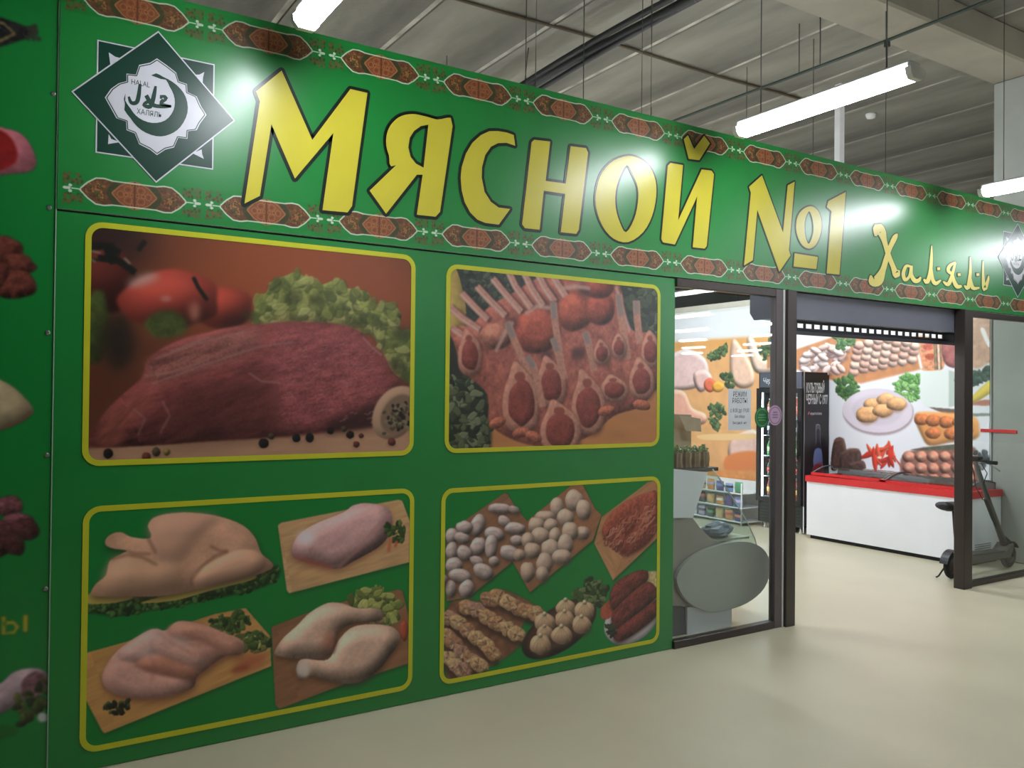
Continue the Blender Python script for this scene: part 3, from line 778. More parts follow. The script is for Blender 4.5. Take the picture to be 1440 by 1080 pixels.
    chop(888, 530, 32, 42, -0.1, [(802, 420), (820, 480), (850, 620)]); chop(630, 690, 58, 86, -0.4, [(642, 270), (648, 350), (690, 640)]); chop(1090, 670, 48, 70, -0.2)
    chop(950, 715, 54, 46, -0.2); chop(820, 800, 64, 110, -0.6, [(640, 450), (665, 520), (700, 660)]); chop(480, 780, 72, 120, -0.4, [(408, 370), (440, 450), (520, 640)]); chop(680, 920, 78, 90, -0.6, [(510, 545), (545, 600), (590, 800)])
    for (x, y) in ((360, 880), (480, 930), (540, 950), (910, 820), (1090, 790)): c.blob(x, y, 46, 26, (206, 112, 84), random.uniform(-0.6, 0.6), pil=(0.6, 8), nz=(0.2, 6))
    return c.a
def green_canvas(x0, x1, z0, z1, m_):
    c = Canvas(x0, x1, z0, z1, 480, GREEN); c.map = m_; return c
def paint_chicken(x0, x1, z0, z1):
    c = green_canvas(x0, x1, z0, z1, crop(100, 670, 2.77))
    # whole bird on herbs
    hb = [(50, 505), (150, 480), (260, 475), (480, 430), (600, 420), (780, 350), (815, 365), (790, 410), (680, 450), (480, 490), (350, 512), (200, 540), (70, 530)]
    c.fill(hb, (34, 62, 26), soft=3, nz=(0.3, 6)); c.leaf(hb, [(40, 78, 34), (70, 110, 50), (28, 52, 24), (86, 124, 60)], 260, 13)
    c.fill([(62, 495), (80, 450), (160, 460), (245, 470), (180, 490)], (206, 176, 84)); c.fill([(275, 490), (400, 455), (600, 410), (715, 385), (700, 405), (560, 440), (420, 480), (320, 492)], (206, 176, 84))
    bird = [(80, 462), (95, 420), (135, 385), (150, 330), (200, 300), (215, 288), (160, 280), (132, 262), (145, 232), (190, 216), (235, 235), (300, 242), (312, 225), (300, 190), (335, 155), (440, 140), (560, 152), (660, 185), (715, 235), (742, 300), (778, 330), (785, 355), (720, 385), (560, 425), (480, 442), (360, 465), (250, 468), (160, 468)]
    c.fill([(a+4, b_+12) for a, b_ in bird], (60, 50, 28), soft=8, alpha=0.7); c.fill(bird, (226, 164, 130), pil=(0.5, 26), nz=((0.06, 26), (0.04, 6)))
    c.fill([(300, 195), (340, 158), (440, 145), (580, 160), (500, 230), (430, 330), (330, 320), (310, 250)], (228, 168, 138), soft=10, pil=(0.35, 22), alpha=0.8)
    c.fill([(470, 400), (500, 360), (570, 320), (650, 285), (720, 290), (760, 330), (730, 375), (600, 415), (500, 435)], (230, 170, 136), pil=(0.6, 16), soft=2)
    c.fill([(150, 330), (220, 310), (320, 330), (420, 340), (420, 430), (260, 462), (120, 455)], (230, 174, 136), pil=(0.5, 26), soft=10, alpha=0.7)
    for P in ([(610, 292), (560, 310), (510, 350), (470, 400), (470, 430)], [(540, 270), (580, 290), (612, 292)], [(155, 322), (220, 305), (280, 315), (335, 345)], [(215, 290), (250, 300), (310, 302)], [(300, 240), (330, 300)]): c.stroke(P, 9, (146, 92, 66), soft=3, alpha=0.75)
    # fillet board
    bd = [(805, 190), (818, 180), (1275, 90), (1290, 95), (1322, 180), (1332, 330), (850, 455), (840, 445)]
    c.fill([(a+5, b_+8) for a, b_ in bd], (20, 70, 32), sm=False, soft=5, alpha=0.6); c.fill(bd, (216, 164, 110), sm=False, nz=(0.1, 8, 7, -0.2))
    fl = [(862, 310), (880, 235), (950, 185), (1060, 140), (1100, 112), (1160, 104), (1235, 125), (1250, 190), (1210, 265), (1100, 330), (1040, 360), (960, 345)]
    c.fill([(a, b_+12) for a, b_ in fl], (140, 84, 56), soft=9, alpha=0.7); c.fill(fl, (222, 164, 160), pil=(0.8, 22), nz=((0.08, 18, 4, -0.4), (0.05, 6)))
    c.stroke([(1040, 355), (1110, 290), (1190, 200), (1240, 150)], 10, (196, 132, 128), soft=4, alpha=0.7); c.blob(915, 240, 36, 26, (244, 232, 236), soft=8, alpha=0.8); c.fill([(865, 305), (960, 330), (1030, 358), (930, 345)], (190, 96, 76), soft=4, alpha=0.7)
    c.leaf([(1225, 185), (1295, 180), (1300, 250), (1240, 250)], GRN, 40, 13); c.stroke([(1245, 240), (1236, 295)], 12, (216, 110, 66), soft=2); c.stroke([(1270, 250), (1262, 275)], 10, (206, 90, 60), soft=2)
    # breast fillets board
    bd = [(38, 692), (300, 620), (560, 535), (680, 512), (775, 620), (780, 738), (600, 810), (130, 1000), (120, 990), (36, 830)]
    c.fill([(a+4, b_+8) for a, b_ in bd], (20, 70, 32), sm=False, soft=5, alpha=0.6); c.fill(bd, (216, 152, 82), sm=False, nz=(0.1, 10, 7, -0.3))
    c.leaf([(540, 560), (660, 525), (690, 560), (640, 610), (560, 600)], GRN, 60, 16); c.leaf([(660, 620), (740, 600), (775, 650), (720, 690), (670, 670)], LET[2:]+GRN, 60, 18)
    c.blob(700, 720, 60, 26, (196, 96, 62), -0.3, soft=8, alpha=0.8); c.blob(660, 750, 40, 14, (160, 60, 40), -0.3, soft=5, alpha=0.7)
    base = [(120, 790), (140, 730), (190, 670), (280, 610), (330, 592), (370, 600), (420, 563), (520, 578), (600, 610), (668, 640), (665, 690), (600, 700), (520, 755), (490, 780), (470, 825), (360, 860), (230, 862), (150, 835)]
    c.fill([(a+2, b_+14) for a, b_ in base], (120, 66, 46), soft=8, alpha=0.7); c.fill(base, (228, 158, 138), pil=(0.6, 18), nz=((0.1, 22, 3, 0.3), (0.05, 6)))
    for P, k in (([(370, 600), (420, 566), (520, 582), (650, 638), (660, 684), (600, 692), (500, 640), (420, 640)], (226, 154, 130)), ([(180, 690), (280, 615), (330, 596), (370, 640), (330, 700), (240, 730)], (236, 178, 166)), ([(310, 640), (360, 620), (440, 650), (540, 690), (500, 740), (420, 730), (340, 700)], (234, 172, 154)),
                 ([(250, 720), (330, 690), (440, 730), (500, 760), (460, 790), (360, 780), (270, 760)], (216, 138, 112)), ([(124, 790), (145, 735), (230, 720), (300, 760), (420, 790), (465, 815), (360, 855), (240, 858), (155, 830)], (234, 168, 152))):
        c.fill(P, k, pil=(0.5, 14), nz=((0.1, 18, 3, 0.3), (0.05, 6)), soft=4, alpha=0.9)
    for P in ([(300, 680), (330, 740), (310, 800)], [(380, 640), (470, 690), (560, 690)], [(250, 735), (380, 775), (480, 770)], [(430, 610), (520, 640), (600, 680)]): c.stroke(P, 8, (186, 100, 78), soft=4, alpha=0.55)
    for (x, y) in ((320, 625), (300, 690), (420, 640)): c.blob(x, y, 40, 18, (250, 220, 216), 0.3, soft=10, alpha=0.5)
    c.leaf([(130, 880), (220, 860), (232, 905), (170, 935), (130, 915)], [(50, 60, 34), (84, 98, 50), (34, 40, 26)], 34, 12)
    # legs board
    bd = [(780, 585), (1000, 500), (1275, 440), (1290, 445), (1322, 570), (1332, 722), (1060, 810), (812, 905), (795, 890)]
    c.fill([(a+4, b_+8) for a, b_ in bd], (20, 70, 32), sm=False, soft=5, alpha=0.6); c.fill(bd, (158, 104, 68), sm=False, nz=(0.1, 9, 7, -0.3))
    lp = [(1080, 470), (1150, 440), (1210, 430), (1275, 470), (1270, 540), (1220, 590), (1150, 560)]
    c.leaf(lp, LET, 110, 20); c.blob(1296, 600, 18, 40, (190, 80, 56), pil=(0.6, 6))
    for P in ([(792, 682), (825, 630), (880, 580), (930, 530), (1000, 492), (1060, 495), (1110, 512), (1195, 515), (1215, 540), (1200, 562), (1110, 570), (1045, 600), (1032, 670), (985, 705), (880, 710), (810, 700)], [(880, 735), (905, 710), (1000, 712), (1040, 640), (1090, 590), (1160, 575), (1250, 585), (1282, 630), (1240, 700), (1190, 760), (1110, 805), (1000, 795), (930, 775), (890, 790), (880, 770)]):
        c.fill([(a+2, b_+12) for a, b_ in P], (84, 54, 36), soft=8, alpha=0.7); c.fill(P, (232, 184, 158), pil=(0.9, 22), nz=((0.06, 22), (0.05, 6)))
    c.blob(1005, 640, 30, 40, (220, 120, 90), soft=10, alpha=0.5); c.stroke([(1035, 600), (1032, 650), (1020, 690)], 9, (110, 66, 50), soft=3, alpha=0.7); c.blob(905, 750, 24, 34, (238, 216, 206), soft=4, alpha=0.8)
    return c.a
def paint_dumplings(x0, x1, z0, z1):
    c = green_canvas(x0, x1, z0, z1, crop(600, 650, 3.374))
    def bd(P, k): c.fill([(a+4, b_+8) for a, b_ in P], (20, 70, 32), sm=False, soft=4, alpha=0.6); c.fill(P, k, sm=False, nz=(0.1, 9, 6, -0.5))
    bd([(95, 335), (370, 145), (385, 150), (430, 225), (490, 290), (400, 480), (200, 640), (95, 660)], (168, 112, 78))
    bd([(475, 280), (700, 98), (735, 95), (800, 220), (830, 250), (790, 370), (490, 618), (408, 470)], (180, 116, 78))
    bd([(830, 260), (1050, 95), (1105, 80), (1105, 350), (885, 560), (795, 385)], (204, 138, 88))
    for (x, y, a, b_, g) in ((350, 220, 60, 26, 0.1), (415, 225, 30, 18, 0.3), (240, 300, 34, 56, 0.4), (180, 310, 40, 34, 0), (120, 350, 30, 40, 0.2), (370, 280, 36, 26, 0.6), (320, 340, 50, 34, 0.3), (420, 315, 50, 30, 0.1), (170, 360, 40, 26, 0.4), (245, 400, 36, 50, 0.5), (305, 400, 30, 60, 0.1), (120, 420, 30, 44, 0), (180, 430, 40, 34, 0.6), (395, 430, 50, 36, 0.3), (430, 370, 34, 26, 0.2), (130, 490, 40, 40, 0.3), (240, 470, 38, 24, 0.5), (320, 470, 26, 24, 0), (270, 520, 50, 36, 0.5), (160, 540, 56, 34, 0.2), (190, 600, 34, 46, 0.5), (115, 600, 26, 40, 0), (60, 560, 40, 40, 0)):
        c.blob(x+4, y+9, a, b_, (92, 66, 54), g, soft=5, alpha=0.7); c.blob(x, y, a, b_, (226, 196, 188), g, pil=(0.9, 10), nz=(0.06, 8))
        c.stroke([(x-a*0.6*math.cos(g), y-a*0.6*math.sin(g)), (x+a*0.2, y-b_*0.35), (x+a*0.65*math.cos(g), y+a*0.65*math.sin(g))], 5, (184, 148, 140), soft=2, alpha=0.6)
    for (x, y, a, b_) in ((620, 215, 34, 46), (700, 180, 44, 50), (745, 225, 36, 50), (560, 260, 50, 30), (520, 300, 40, 40), (590, 300, 34, 36), (660, 265, 40, 44), (540, 350, 46, 40), (480, 370, 30, 40), (610, 350, 30, 40), (740, 335, 36, 34), (680, 330, 40, 46), (500, 420, 40, 40), (590, 410, 46, 46), (660, 390, 38, 50), (560, 480, 40, 50), (640, 450, 46, 38), (480, 520, 36, 48), (440, 440, 30, 30), (550, 530, 30, 40)):
        c.blob(x+3, y+8, a, b_, (120, 84, 62), soft=5, alpha=0.6); c.blob(x, y, a, b_, (224, 186, 162), pil=(0.8, 12), nz=(0.06, 8))
    mc = [(835, 345), (860, 265), (950, 185), (1060, 140), (1095, 150), (1098, 300), (1040, 390), (940, 440), (900, 390)]
    c.fill([(a, b_+10) for a, b_ in mc], (96, 52, 36), soft=6, alpha=0.7); c.fill(mc, (176, 82, 60), nz=(0.25, 8), pil=(0.5, 14))
    for k in range(230):
        x, y = random.uniform(845, 1098), random.uniform(150, 430)
        if (x-840)*0.62+y < 340 or (x-940)*0.8+y > 455: continue
        b_ = random.uniform(-8, 8)
        c.stroke([(x-24, y+24), (x-12+b_, y+10+b_), (x+4-b_, y-6-b_), (x+18, y-26)], 6, random.choice([(216, 128, 100), (190, 92, 68), (112, 46, 38), (226, 150, 124), (140, 60, 46)]), soft=1, alpha=0.85)
    c.fill([(900, 400), (960, 400), (1040, 330), (1096, 260), (1096, 310), (1040, 395), (940, 442)], (120, 54, 42), soft=6, nz=(0.3, 6), alpha=0.6)
    c.fill([(800, 390), (860, 400), (930, 450), (885, 560)], (214, 150, 98), sm=False, nz=(0.1, 9, 5, 0.9))
    # skewered golden pieces
    c.fill([(95, 700), (190, 650), (250, 660), (330, 605), (420, 625), (535, 700), (460, 760), (440, 870), (320, 960), (180, 1015), (95, 1020)], (150, 96, 66), nz=(0.2, 20), soft=3)
    for row in ([(300, 650), (345, 640), (390, 665), (435, 690), (480, 705), (515, 715)], [(195, 690), (240, 700), (290, 735), (335, 765), (385, 790), (430, 815)], [(110, 740), (150, 760), (195, 800), (240, 835), (285, 870), (315, 905)], [(100, 830), (130, 860), (170, 905), (215, 940), (250, 960)], [(105, 930), (140, 965), (175, 990)]):
        for (x, y) in row:
            c.blob(x-6, y+30, 40, 26, (72, 44, 38), 0.4, soft=6, alpha=0.8)
        for (x, y) in row:
            kc = random.choice([(206, 150, 104), (190, 132, 98), (222, 176, 124), (196, 142, 118)])
            c.blob(x, y, 46, 36, kc, 0.5, 0.15, pil=(0.5, 6), nz=(0.25, 6))
            for k in range(16):
                a = random.uniform(0, 6.28); r_ = random.uniform(10, 44)
                c.stroke([(x+6*math.cos(a), y+5*math.sin(a)), (x+r_*math.cos(a), y+r_*0.75*math.sin(a))], 7, random.choice([(232, 194, 140), (214, 160, 112), (160, 104, 76), (240, 210, 160), (130, 84, 66)]), soft=1, alpha=0.8)
    # khinkali plate
    c.blob(630, 790, 205, 98, (62, 40, 36), -0.62, 0.02, soft=2, pil=(0.5, 12)); c.blob(628, 782, 178, 76, (92, 58, 44), -0.62, 0.02, soft=2)
    c.leaf([(690, 620), (780, 550), (860, 600), (830, 680), (740, 680)], GRN+[(120, 136, 84)], 90, 18)
    for (x, y, r_) in ((660, 690, 46), (750, 705, 48), (560, 760, 48), (655, 745, 46), (735, 770, 46), (560, 810, 40), (640, 820, 50), (540, 865, 52)):
        c.blob(x+3, y+12, r_, r_*0.9, (110, 72, 52), soft=6, alpha=0.6); c.blob(x, y, r_, r_*0.92, (236, 188, 146), pil=(0.7, 13), nz=(0.05, 8))
        for q in (-0.9, -0.45, 0, 0.45, 0.9): c.stroke([(x+q*r_*0.9, y+r_*0.5), (x+q*r_*0.5, y-r_*0.2), (x, y-r_*0.85)], 4, (190, 146, 108), soft=2, alpha=0.7)
        c.blob(x, y-r_*0.85, r_*0.22, r_*0.24, (240, 210, 170), pil=(0.7, 4))
    # plate of sausages
    c.blob(975, 735, 108, 155, (212, 204, 206), 0.75, 0.02, soft=2, pil=(0.4, 10)); c.blob(1075, 555, 40, 40, (222, 196, 130), soft=2, nz=(0.2, 8)); c.blob(860, 700, 30, 50, (196, 90, 60), 0.5, nz=(0.2, 8))
    for P in ([(870, 640), (900, 570), (1000, 515), (1050, 520), (1040, 570), (960, 640), (890, 700)], [(880, 720), (940, 650), (1040, 570), (1085, 590), (1090, 640), (1000, 720), (910, 790), (885, 770)], [(885, 820), (930, 770), (1040, 690), (1095, 650), (1095, 720), (1020, 790), (920, 850)]):
        c.fill([(a, b_+10) for a, b_ in P], (60, 30, 28), soft=5, alpha=0.7); c.fill(P, (128, 56, 48), pil=(0.6, 14), nz=((0.35, 9, 2, -0.7), (0.2, 4)))
    c.leaf([(845, 770), (880, 760), (900, 810), (870, 830)], [(40, 50, 34), (66, 80, 44)], 20, 12)
    return c.a
BW = 0.026
for (lab, x0, x1, z0, z1, fn, pn, gn) in (
        ('yellow-framed poster of one big piece of raw beef with tomatoes and lettuce', 0.378, 2.048, 1.396, 2.524, paint_beef, 'beef_print', 0.84),
        ('yellow-framed poster of a lamb rack and cut ribs, nearest the entrance glass, upper', 2.245, 3.893, 1.400, 2.498, paint_lamb, 'lamb_print', 0.88),
        ('yellow-framed poster of raw whole chicken, fillets and legs on green, below the beef poster', 0.386, 2.056, 0.082, 1.211, paint_chicken, 'chicken_print', 0.98),
        ('yellow-framed poster of dumplings, mince and sausages on green, below the lamb poster', 2.228, 3.906, 0.068, 1.196, paint_dumplings, 'dumpling_print', 0.9)):
    poster(lab, x0, x1, z0, z1, fn(x0, x1, z0, z1), BW, pn, gn)

# ------------------------------------------------------------------ shop interior: printed mural on the right wall
def paint_mural():
    c = Canvas(4.93, 10.85, 0.02, 3.0, 210, (236, 238, 244))
    R_ = crop(1100, 440, 4.235, on_side); L_ = crop(930, 380, 4.152, on_side)
    c.map = L_
    c.fill([(-150, 440), (60, 424), (200, 410), (420, 398), (600, 388), (690, 384), (700, 1200), (560, 1260), (-150, 1330)], (236, 178, 122), sm=False, nz=(0.06, 30), soft=3)
    c.fill([(-150, 440), (420, 398), (690, 384), (690, 440), (-100, 480)], (230, 168, 96), sm=False, soft=8, alpha=0.8)
    for P, k in (([(-60, 560), (60, 490), (150, 460), (240, 500), (275, 560), (270, 640), (190, 690), (60, 700), (-60, 680)], (240, 204, 202)), ([(190, 600), (260, 580), (300, 640), (240, 710), (200, 680)], (238, 196, 190)),
                 ([(410, 420), (440, 410), (530, 560), (540, 660), (470, 690), (410, 640), (400, 520)], (240, 200, 176)), ([(500, 400), (540, 400), (580, 500), (660, 540), (670, 590), (560, 600), (520, 520)], (244, 214, 194)),
                 ([(-60, 720), (120, 700), (180, 800), (260, 840), (240, 900), (60, 900), (-60, 860)], (240, 180, 160)), ([(390, 1040), (440, 960), (560, 940), (560, 1150), (420, 1140)], (240, 200, 190))):
        c.fill(P, k, pil=(0.8, 8), nz=(0.05, 10), soft=1.5)
    for P, n in (([(270, 500), (350, 440), (390, 440), (360, 510), (290, 530)], 40), ([(570, 460), (640, 400), (665, 400), (665, 520), (600, 520)], 50), ([(350, 610), (410, 600), (420, 690), (370, 690)], 30), ([(280, 800), (340, 770), (370, 830), (330, 930), (290, 910)], 60), ([(40, 880), (80, 900), (60, 960), (30, 960)], 14)):
        c.leaf(P, [(84, 110, 74), (60, 84, 60), (110, 134, 90)], n, 16)
    c.blob(285, 670, 36, 40, (236, 120, 90), pil=(0.6, 5)); c.blob(330, 680, 36, 30, (244, 180, 80), pil=(0.6, 5))
    c.fill([(230, 960), (560, 955), (560, 985), (260, 990)], (246, 206, 150)); c.fill([(390, 1080), (560, 1060), (560, 1180), (380, 1170)], (236, 140, 80), soft=3)
    c.map = lambda p: on_side((970+p[0]/9.818, 660+p[1]/9.818))
    c.fill([(-200, 20), (940, 0), (940, 170), (500, 200), (200, 420), (-200, 460)], (236, 160, 96), sm=False, soft=3, nz=(0.1, 14))
    # right part
    c.map = R_
    c.fill([(-90, 260), (60, 225), (310, 140), (380, 125), (560, 140), (790, 150), (828, 335), (640, 380), (470, 420), (300, 400), (60, 330), (-90, 330)], (206, 142, 96), sm=False, nz=(0.07, 14), soft=2)
    c.fill([(780, 150), (900, 160), (920, 340), (830, 335)], (222, 170, 130), soft=2); c.stroke([(790, 160), (830, 330)], 14, (236, 236, 236))
    for k in range(60):
        x, y = random.uniform(70, 390), random.uniform(200, 345)
        if y < 330-0.62*(x-20) and x < 260: continue
        c.blob(x+3, y+10, 34, 20, (130, 100, 100), random.uniform(-1, 1), soft=3, alpha=0.5); c.blob(x, y, 36, 19, random.choice([(238, 208, 198), (226, 188, 178), (244, 222, 214)]), random.uniform(-1, 1), pil=(0.8, 4))
    for j in range(5):
        for i in range(7):
            x, y = 425+i*58+j*8, 350-j*40-i*12+random.uniform(-8, 8)
            if y < 150 or x > 790: continue
            c.blob(x+2, y+9, 32, 24, (150, 106, 90), soft=2, alpha=0.5); c.blob(x, y, 32, 26, random.choice([(236, 196, 180), (228, 182, 166), (240, 206, 190)]), pil=(0.8, 5))
    c.fill([(830, 180), (900, 150), (960, 170), (960, 330), (850, 330)], (222, 150, 110), nz=(0.2, 6)); c.blob(870, 200, 30, 24, (206, 100, 80), nz=(0.2, 5)); c.blob(880, 260, 28, 20, (190, 90, 60), nz=(0.2, 5))
    for q in range(4): c.stroke([(905+q*12, 170), (912+q*12, 335)], 6, random.choice([(90, 110, 90), (240, 240, 236), (60, 84, 70)]))
    c.fill([(955, 170), (1060, 150), (1250, 120), (1260, 270), (1180, 300), (1060, 330), (970, 300)], (176, 104, 100), nz=(0.2, 10), pil=(0.5, 6))
    c.fill([(1110, 60), (1240, 40), (1250, 270), (1120, 320)], (206, 168, 142), nz=(0.12, 12), soft=3); c.fill([(1180, 100), (1205, 95), (1240, 185), (1225, 200)], (242, 240, 236))
    c.leaf([(310, 130), (420, 120), (430, 190), (330, 215)], [(76, 120, 72), (110, 150, 96)], 50, 16)
    c.leaf([(310, 400), (420, 375), (470, 450), (430, 530), (340, 490)], [(76, 120, 62), (96, 136, 76), (60, 96, 56)], 90, 18)
    c.leaf([(660, 420), (740, 365), (826, 370), (822, 500), (760, 520), (680, 480)], [(120, 180, 96), (90, 156, 76), (150, 200, 126)], 160, 16)
    c.blob(572, 592, 212, 136, (176, 158, 166), 0.05, 0.01, n=20, soft=2); c.blob(570, 582, 208, 130, (226, 216, 228), 0.05, 0.01, n=20); c.blob(568, 578, 150, 92, (214, 204, 216), 0.05, 0.01, n=20, soft=3)
    for (x, y, a, b_) in ((545, 545, 60, 40), (620, 520, 56, 42), (505, 605, 66, 50), (600, 580, 60, 40), (680, 540, 60, 42)):
        c.blob(x+2, y+10, a, b_, (150, 110, 90), soft=3, alpha=0.6); c.blob(x, y, a, b_, (232, 176, 124), pil=(0.7, 7), nz=(0.1, 6))
    c.fill([(990, 340), (1040, 355), (1045, 550), (990, 560)], (190, 206, 196), sm=False); c.fill([(822, 345), (992, 340), (992, 560), (850, 560), (822, 510)], (228, 238, 234), sm=False)
    c.leaf([(1030, 400), (1240, 320), (1250, 380), (1100, 440)], [(70, 96, 80), (90, 116, 96), (60, 80, 70)], 80, 22)
    c.fill([(1110, 520), (1240, 400), (1245, 470), (1130, 540)], (240, 216, 96), pil=(0.5, 6)); c.fill([(1120, 545), (1180, 520), (1240, 520), (1240, 550)], (190, 130, 110))
    c.fill([(1000, 600), (1240, 596), (1240, 612), (1040, 620)], (140, 150, 140), sm=False); c.fill([(870, 560), (1060, 575), (1080, 600), (980, 605)], (110, 96, 90), sm=False)
    c.fill([(790, 605), (900, 590), (1130, 610), (1175, 690), (1150, 750), (1000, 770), (880, 790), (830, 730)], (226, 160, 96), soft=2, pil=(0.5, 7))
    for (x, y) in ((830, 635), (900, 640), (980, 650), (1060, 650), (900, 715), (1010, 720), (1090, 700)): c.blob(x, y, 46, 34, (206, 124, 74), pil=(0.7, 6), nz=(0.15, 6))
    for k in range(15):
        x, y = random.uniform(520, 660), random.uniform(820, 900); a = random.uniform(0.9, 2.3) if k % 3 else random.uniform(0.3, 0.8)
        dx, dy = math.cos(a), -math.sin(a); l = random.uniform(50, 80)
        c.fill([(x-dx*l, y-dy*l), (x-dx*l*0.3-dy*13, y-dy*l*0.3+dx*13), (x+dx*l*0.6-dy*10, y+dy*l*0.6+dx*10), (x+dx*l*1.1+6, y+dy*l*1.1), (x+dx*l*0.6+dy*10, y+dy*l*0.6-dx*10), (x-dx*l*0.3+dy*13, y-dy*l*0.3-dx*13)], random.choice([(222, 62, 44), (230, 92, 62), (196, 46, 36)]), pil=(0.5, 3), soft=0.6)
    c.stroke([(660, 850), (700, 900), (720, 940)], 10, (206, 80, 70)); c.blob(580, 860, 14, 8, (250, 226, 210)); c.blob(620, 850, 12, 7, (250, 226, 210))
    for P in ([(310, 760), (365, 750), (380, 850), (330, 930), (290, 920)], [(350, 840), (400, 810), (460, 815), (470, 880), (420, 935), (350, 930)], [(400, 900), (480, 880), (495, 930), (420, 945)]): c.fill(P, (92, 68, 62), nz=(0.25, 8), pil=(0.7, 5), soft=1); c.stroke(P[:3], 10, (140, 108, 96), soft=2, alpha=0.7)
    c.fill([(740, 830), (840, 800), (1050, 785), (1150, 800), (1170, 860), (1170, 1040), (700, 1040), (705, 870)], (150, 104, 92), sm=False, soft=2); c.fill([(760, 815), (1050, 780), (1130, 790), (1060, 812)], (90, 96, 80), nz=(0.2, 6))
    for j in range(3):
        for i in range(6):
            c.blob(755+i*72, 855+j*68, 38, 34, (206, 140, 118), pil=(0.9, 6), nz=(0.1, 6)); c.blob(755+i*72, 850+j*68, 14, 10, (230, 190, 160), soft=2)
    c.leaf([(1150, 830), (1210, 820), (1240, 880), (1180, 930)], [(90, 96, 100), (60, 66, 70)], 24, 18)
    return c.a
mu = thing('wall_mural', 'large white printed mural of chicken, plates and chilies on the right wall of the shop', 'mural', (9.285, 7.9, 0.02))
b = MB(); b.box((9.278, 4.93, 0.02), (9.289, 10.85, 3.0))
part(b, 'print', printed('mural_print', paint_mural(), 0.45), mu, uv=lambda v: ((v.y-4.93)/5.92, (v.z-0.02)/2.98))

# ------------------------------------------------------------------ entrance: glass panes, posts, roller shutter
win1 = thing('window_1', 'x', 'x', (4.6, D, 0)); win2 = thing('window_2', 'x', 'x', (8.9, D, 0))
for wn in (win1, win2):
    del wn['label']; del wn['category']; wn['kind'] = 'structure'
def bar(t, name, a, b_, m_, bev=0.004):
    k = MB(); k.box(a, b_, bev=bev); return part(k, name, m_, t)
bar(win1, 'post', (5.145, 4.24, 0), (5.25, 4.34, 2.56), M_frame)
bar(win1, 'stile', (5.045, 4.265, 0.0), (5.125, 4.325, 2.56), mat('grey_brown_aluminium', (92, 84, 86), 0.35, metal=0.3))
bar(win1, 'seal_strip', (5.127, 4.262, 0.0), (5.143, 4.30, 2.56), M_plastic, 0.002)
bar(win1, 'rail', (4.032, 4.265, 0.0), (5.043, 4.325, 0.055), M_frame); bar(win1, 'rail', (4.032, 4.265, 2.50), (5.043, 4.325, 2.56), M_frame)
k = MB(); k.box((4.034, 4.288, 0.056), (5.044, 4.296, 2.499)); part(k, 'pane', M_glass, win1)
bar(win2, 'post', (7.565, 4.24, 0), (7.70, 4.34, 2.56), M_frame)
bar(win2, 'rail', (7.702, 4.265, 0.0), (10.3, 4.325, 0.05), M_frame); bar(win2, 'rail', (7.702, 4.265, 2.505), (10.3, 4.325, 2.56), M_frame)
k = MB(); k.box((7.702, 4.288, 0.052), (10.3, 4.296, 2.504)); part(k, 'pane', M_glass, win2)
rs = thing('roller_shutter', 'grey roller shutter rolled up in its box over the entrance, slotted bottom slat showing', 'shutter', (6.45, 4.45, 2.56))
k = MB(); k.prism([[(4.345, 2.563), (4.60, 2.563), (4.60, 2.41), (4.56, 2.355), (4.345, 2.355)]], lambda a, b_, t: (t, a, b_), 5.16, 7.84); part(k, 'housing', M_shut, rs)
for xa in (5.135, 7.842):
    k = MB(); k.prism([[(4.343, 2.565), (4.605, 2.565), (4.605, 2.405), (4.562, 2.348), (4.343, 2.348)]], lambda a, b_, t: (t, a, b_), xa, xa+0.022); part(k, 'end_plate', mat('dark_grey_metal', (96, 96, 106), 0.4, metal=0.3), rs)
holes = [[(5.40+0.1035*i, 2.300), (5.40+0.1035*i+0.082, 2.300), (5.40+0.1035*i+0.082, 2.336), (5.40+0.1035*i, 2.336)] for i in range(21)]
k = MB(); k.prism([[(5.30, 2.283), (7.80, 2.283), (7.80, 2.354), (5.30, 2.354)]]+[h[::-1] for h in holes], lambda a, b_, t: (a, 4.44+t, b_), 0, 0.012)
part(k, 'slotted_slat', mat('dark_slat_metal', (64, 64, 72), 0.4, metal=0.3), rs)
k = MB(); k.box((5.30, 4.43, 2.245), (7.80, 4.462, 2.282), bev=0.006); part(k, 'bottom_bar', mat('dark_slat_metal', (64, 64, 72)), rs)
for xa in (5.20, 7.635):
    bar(rs, 'guide_rail', (xa, 4.343, 0.0), (xa+0.03, 4.372, 2.354), M_shut)

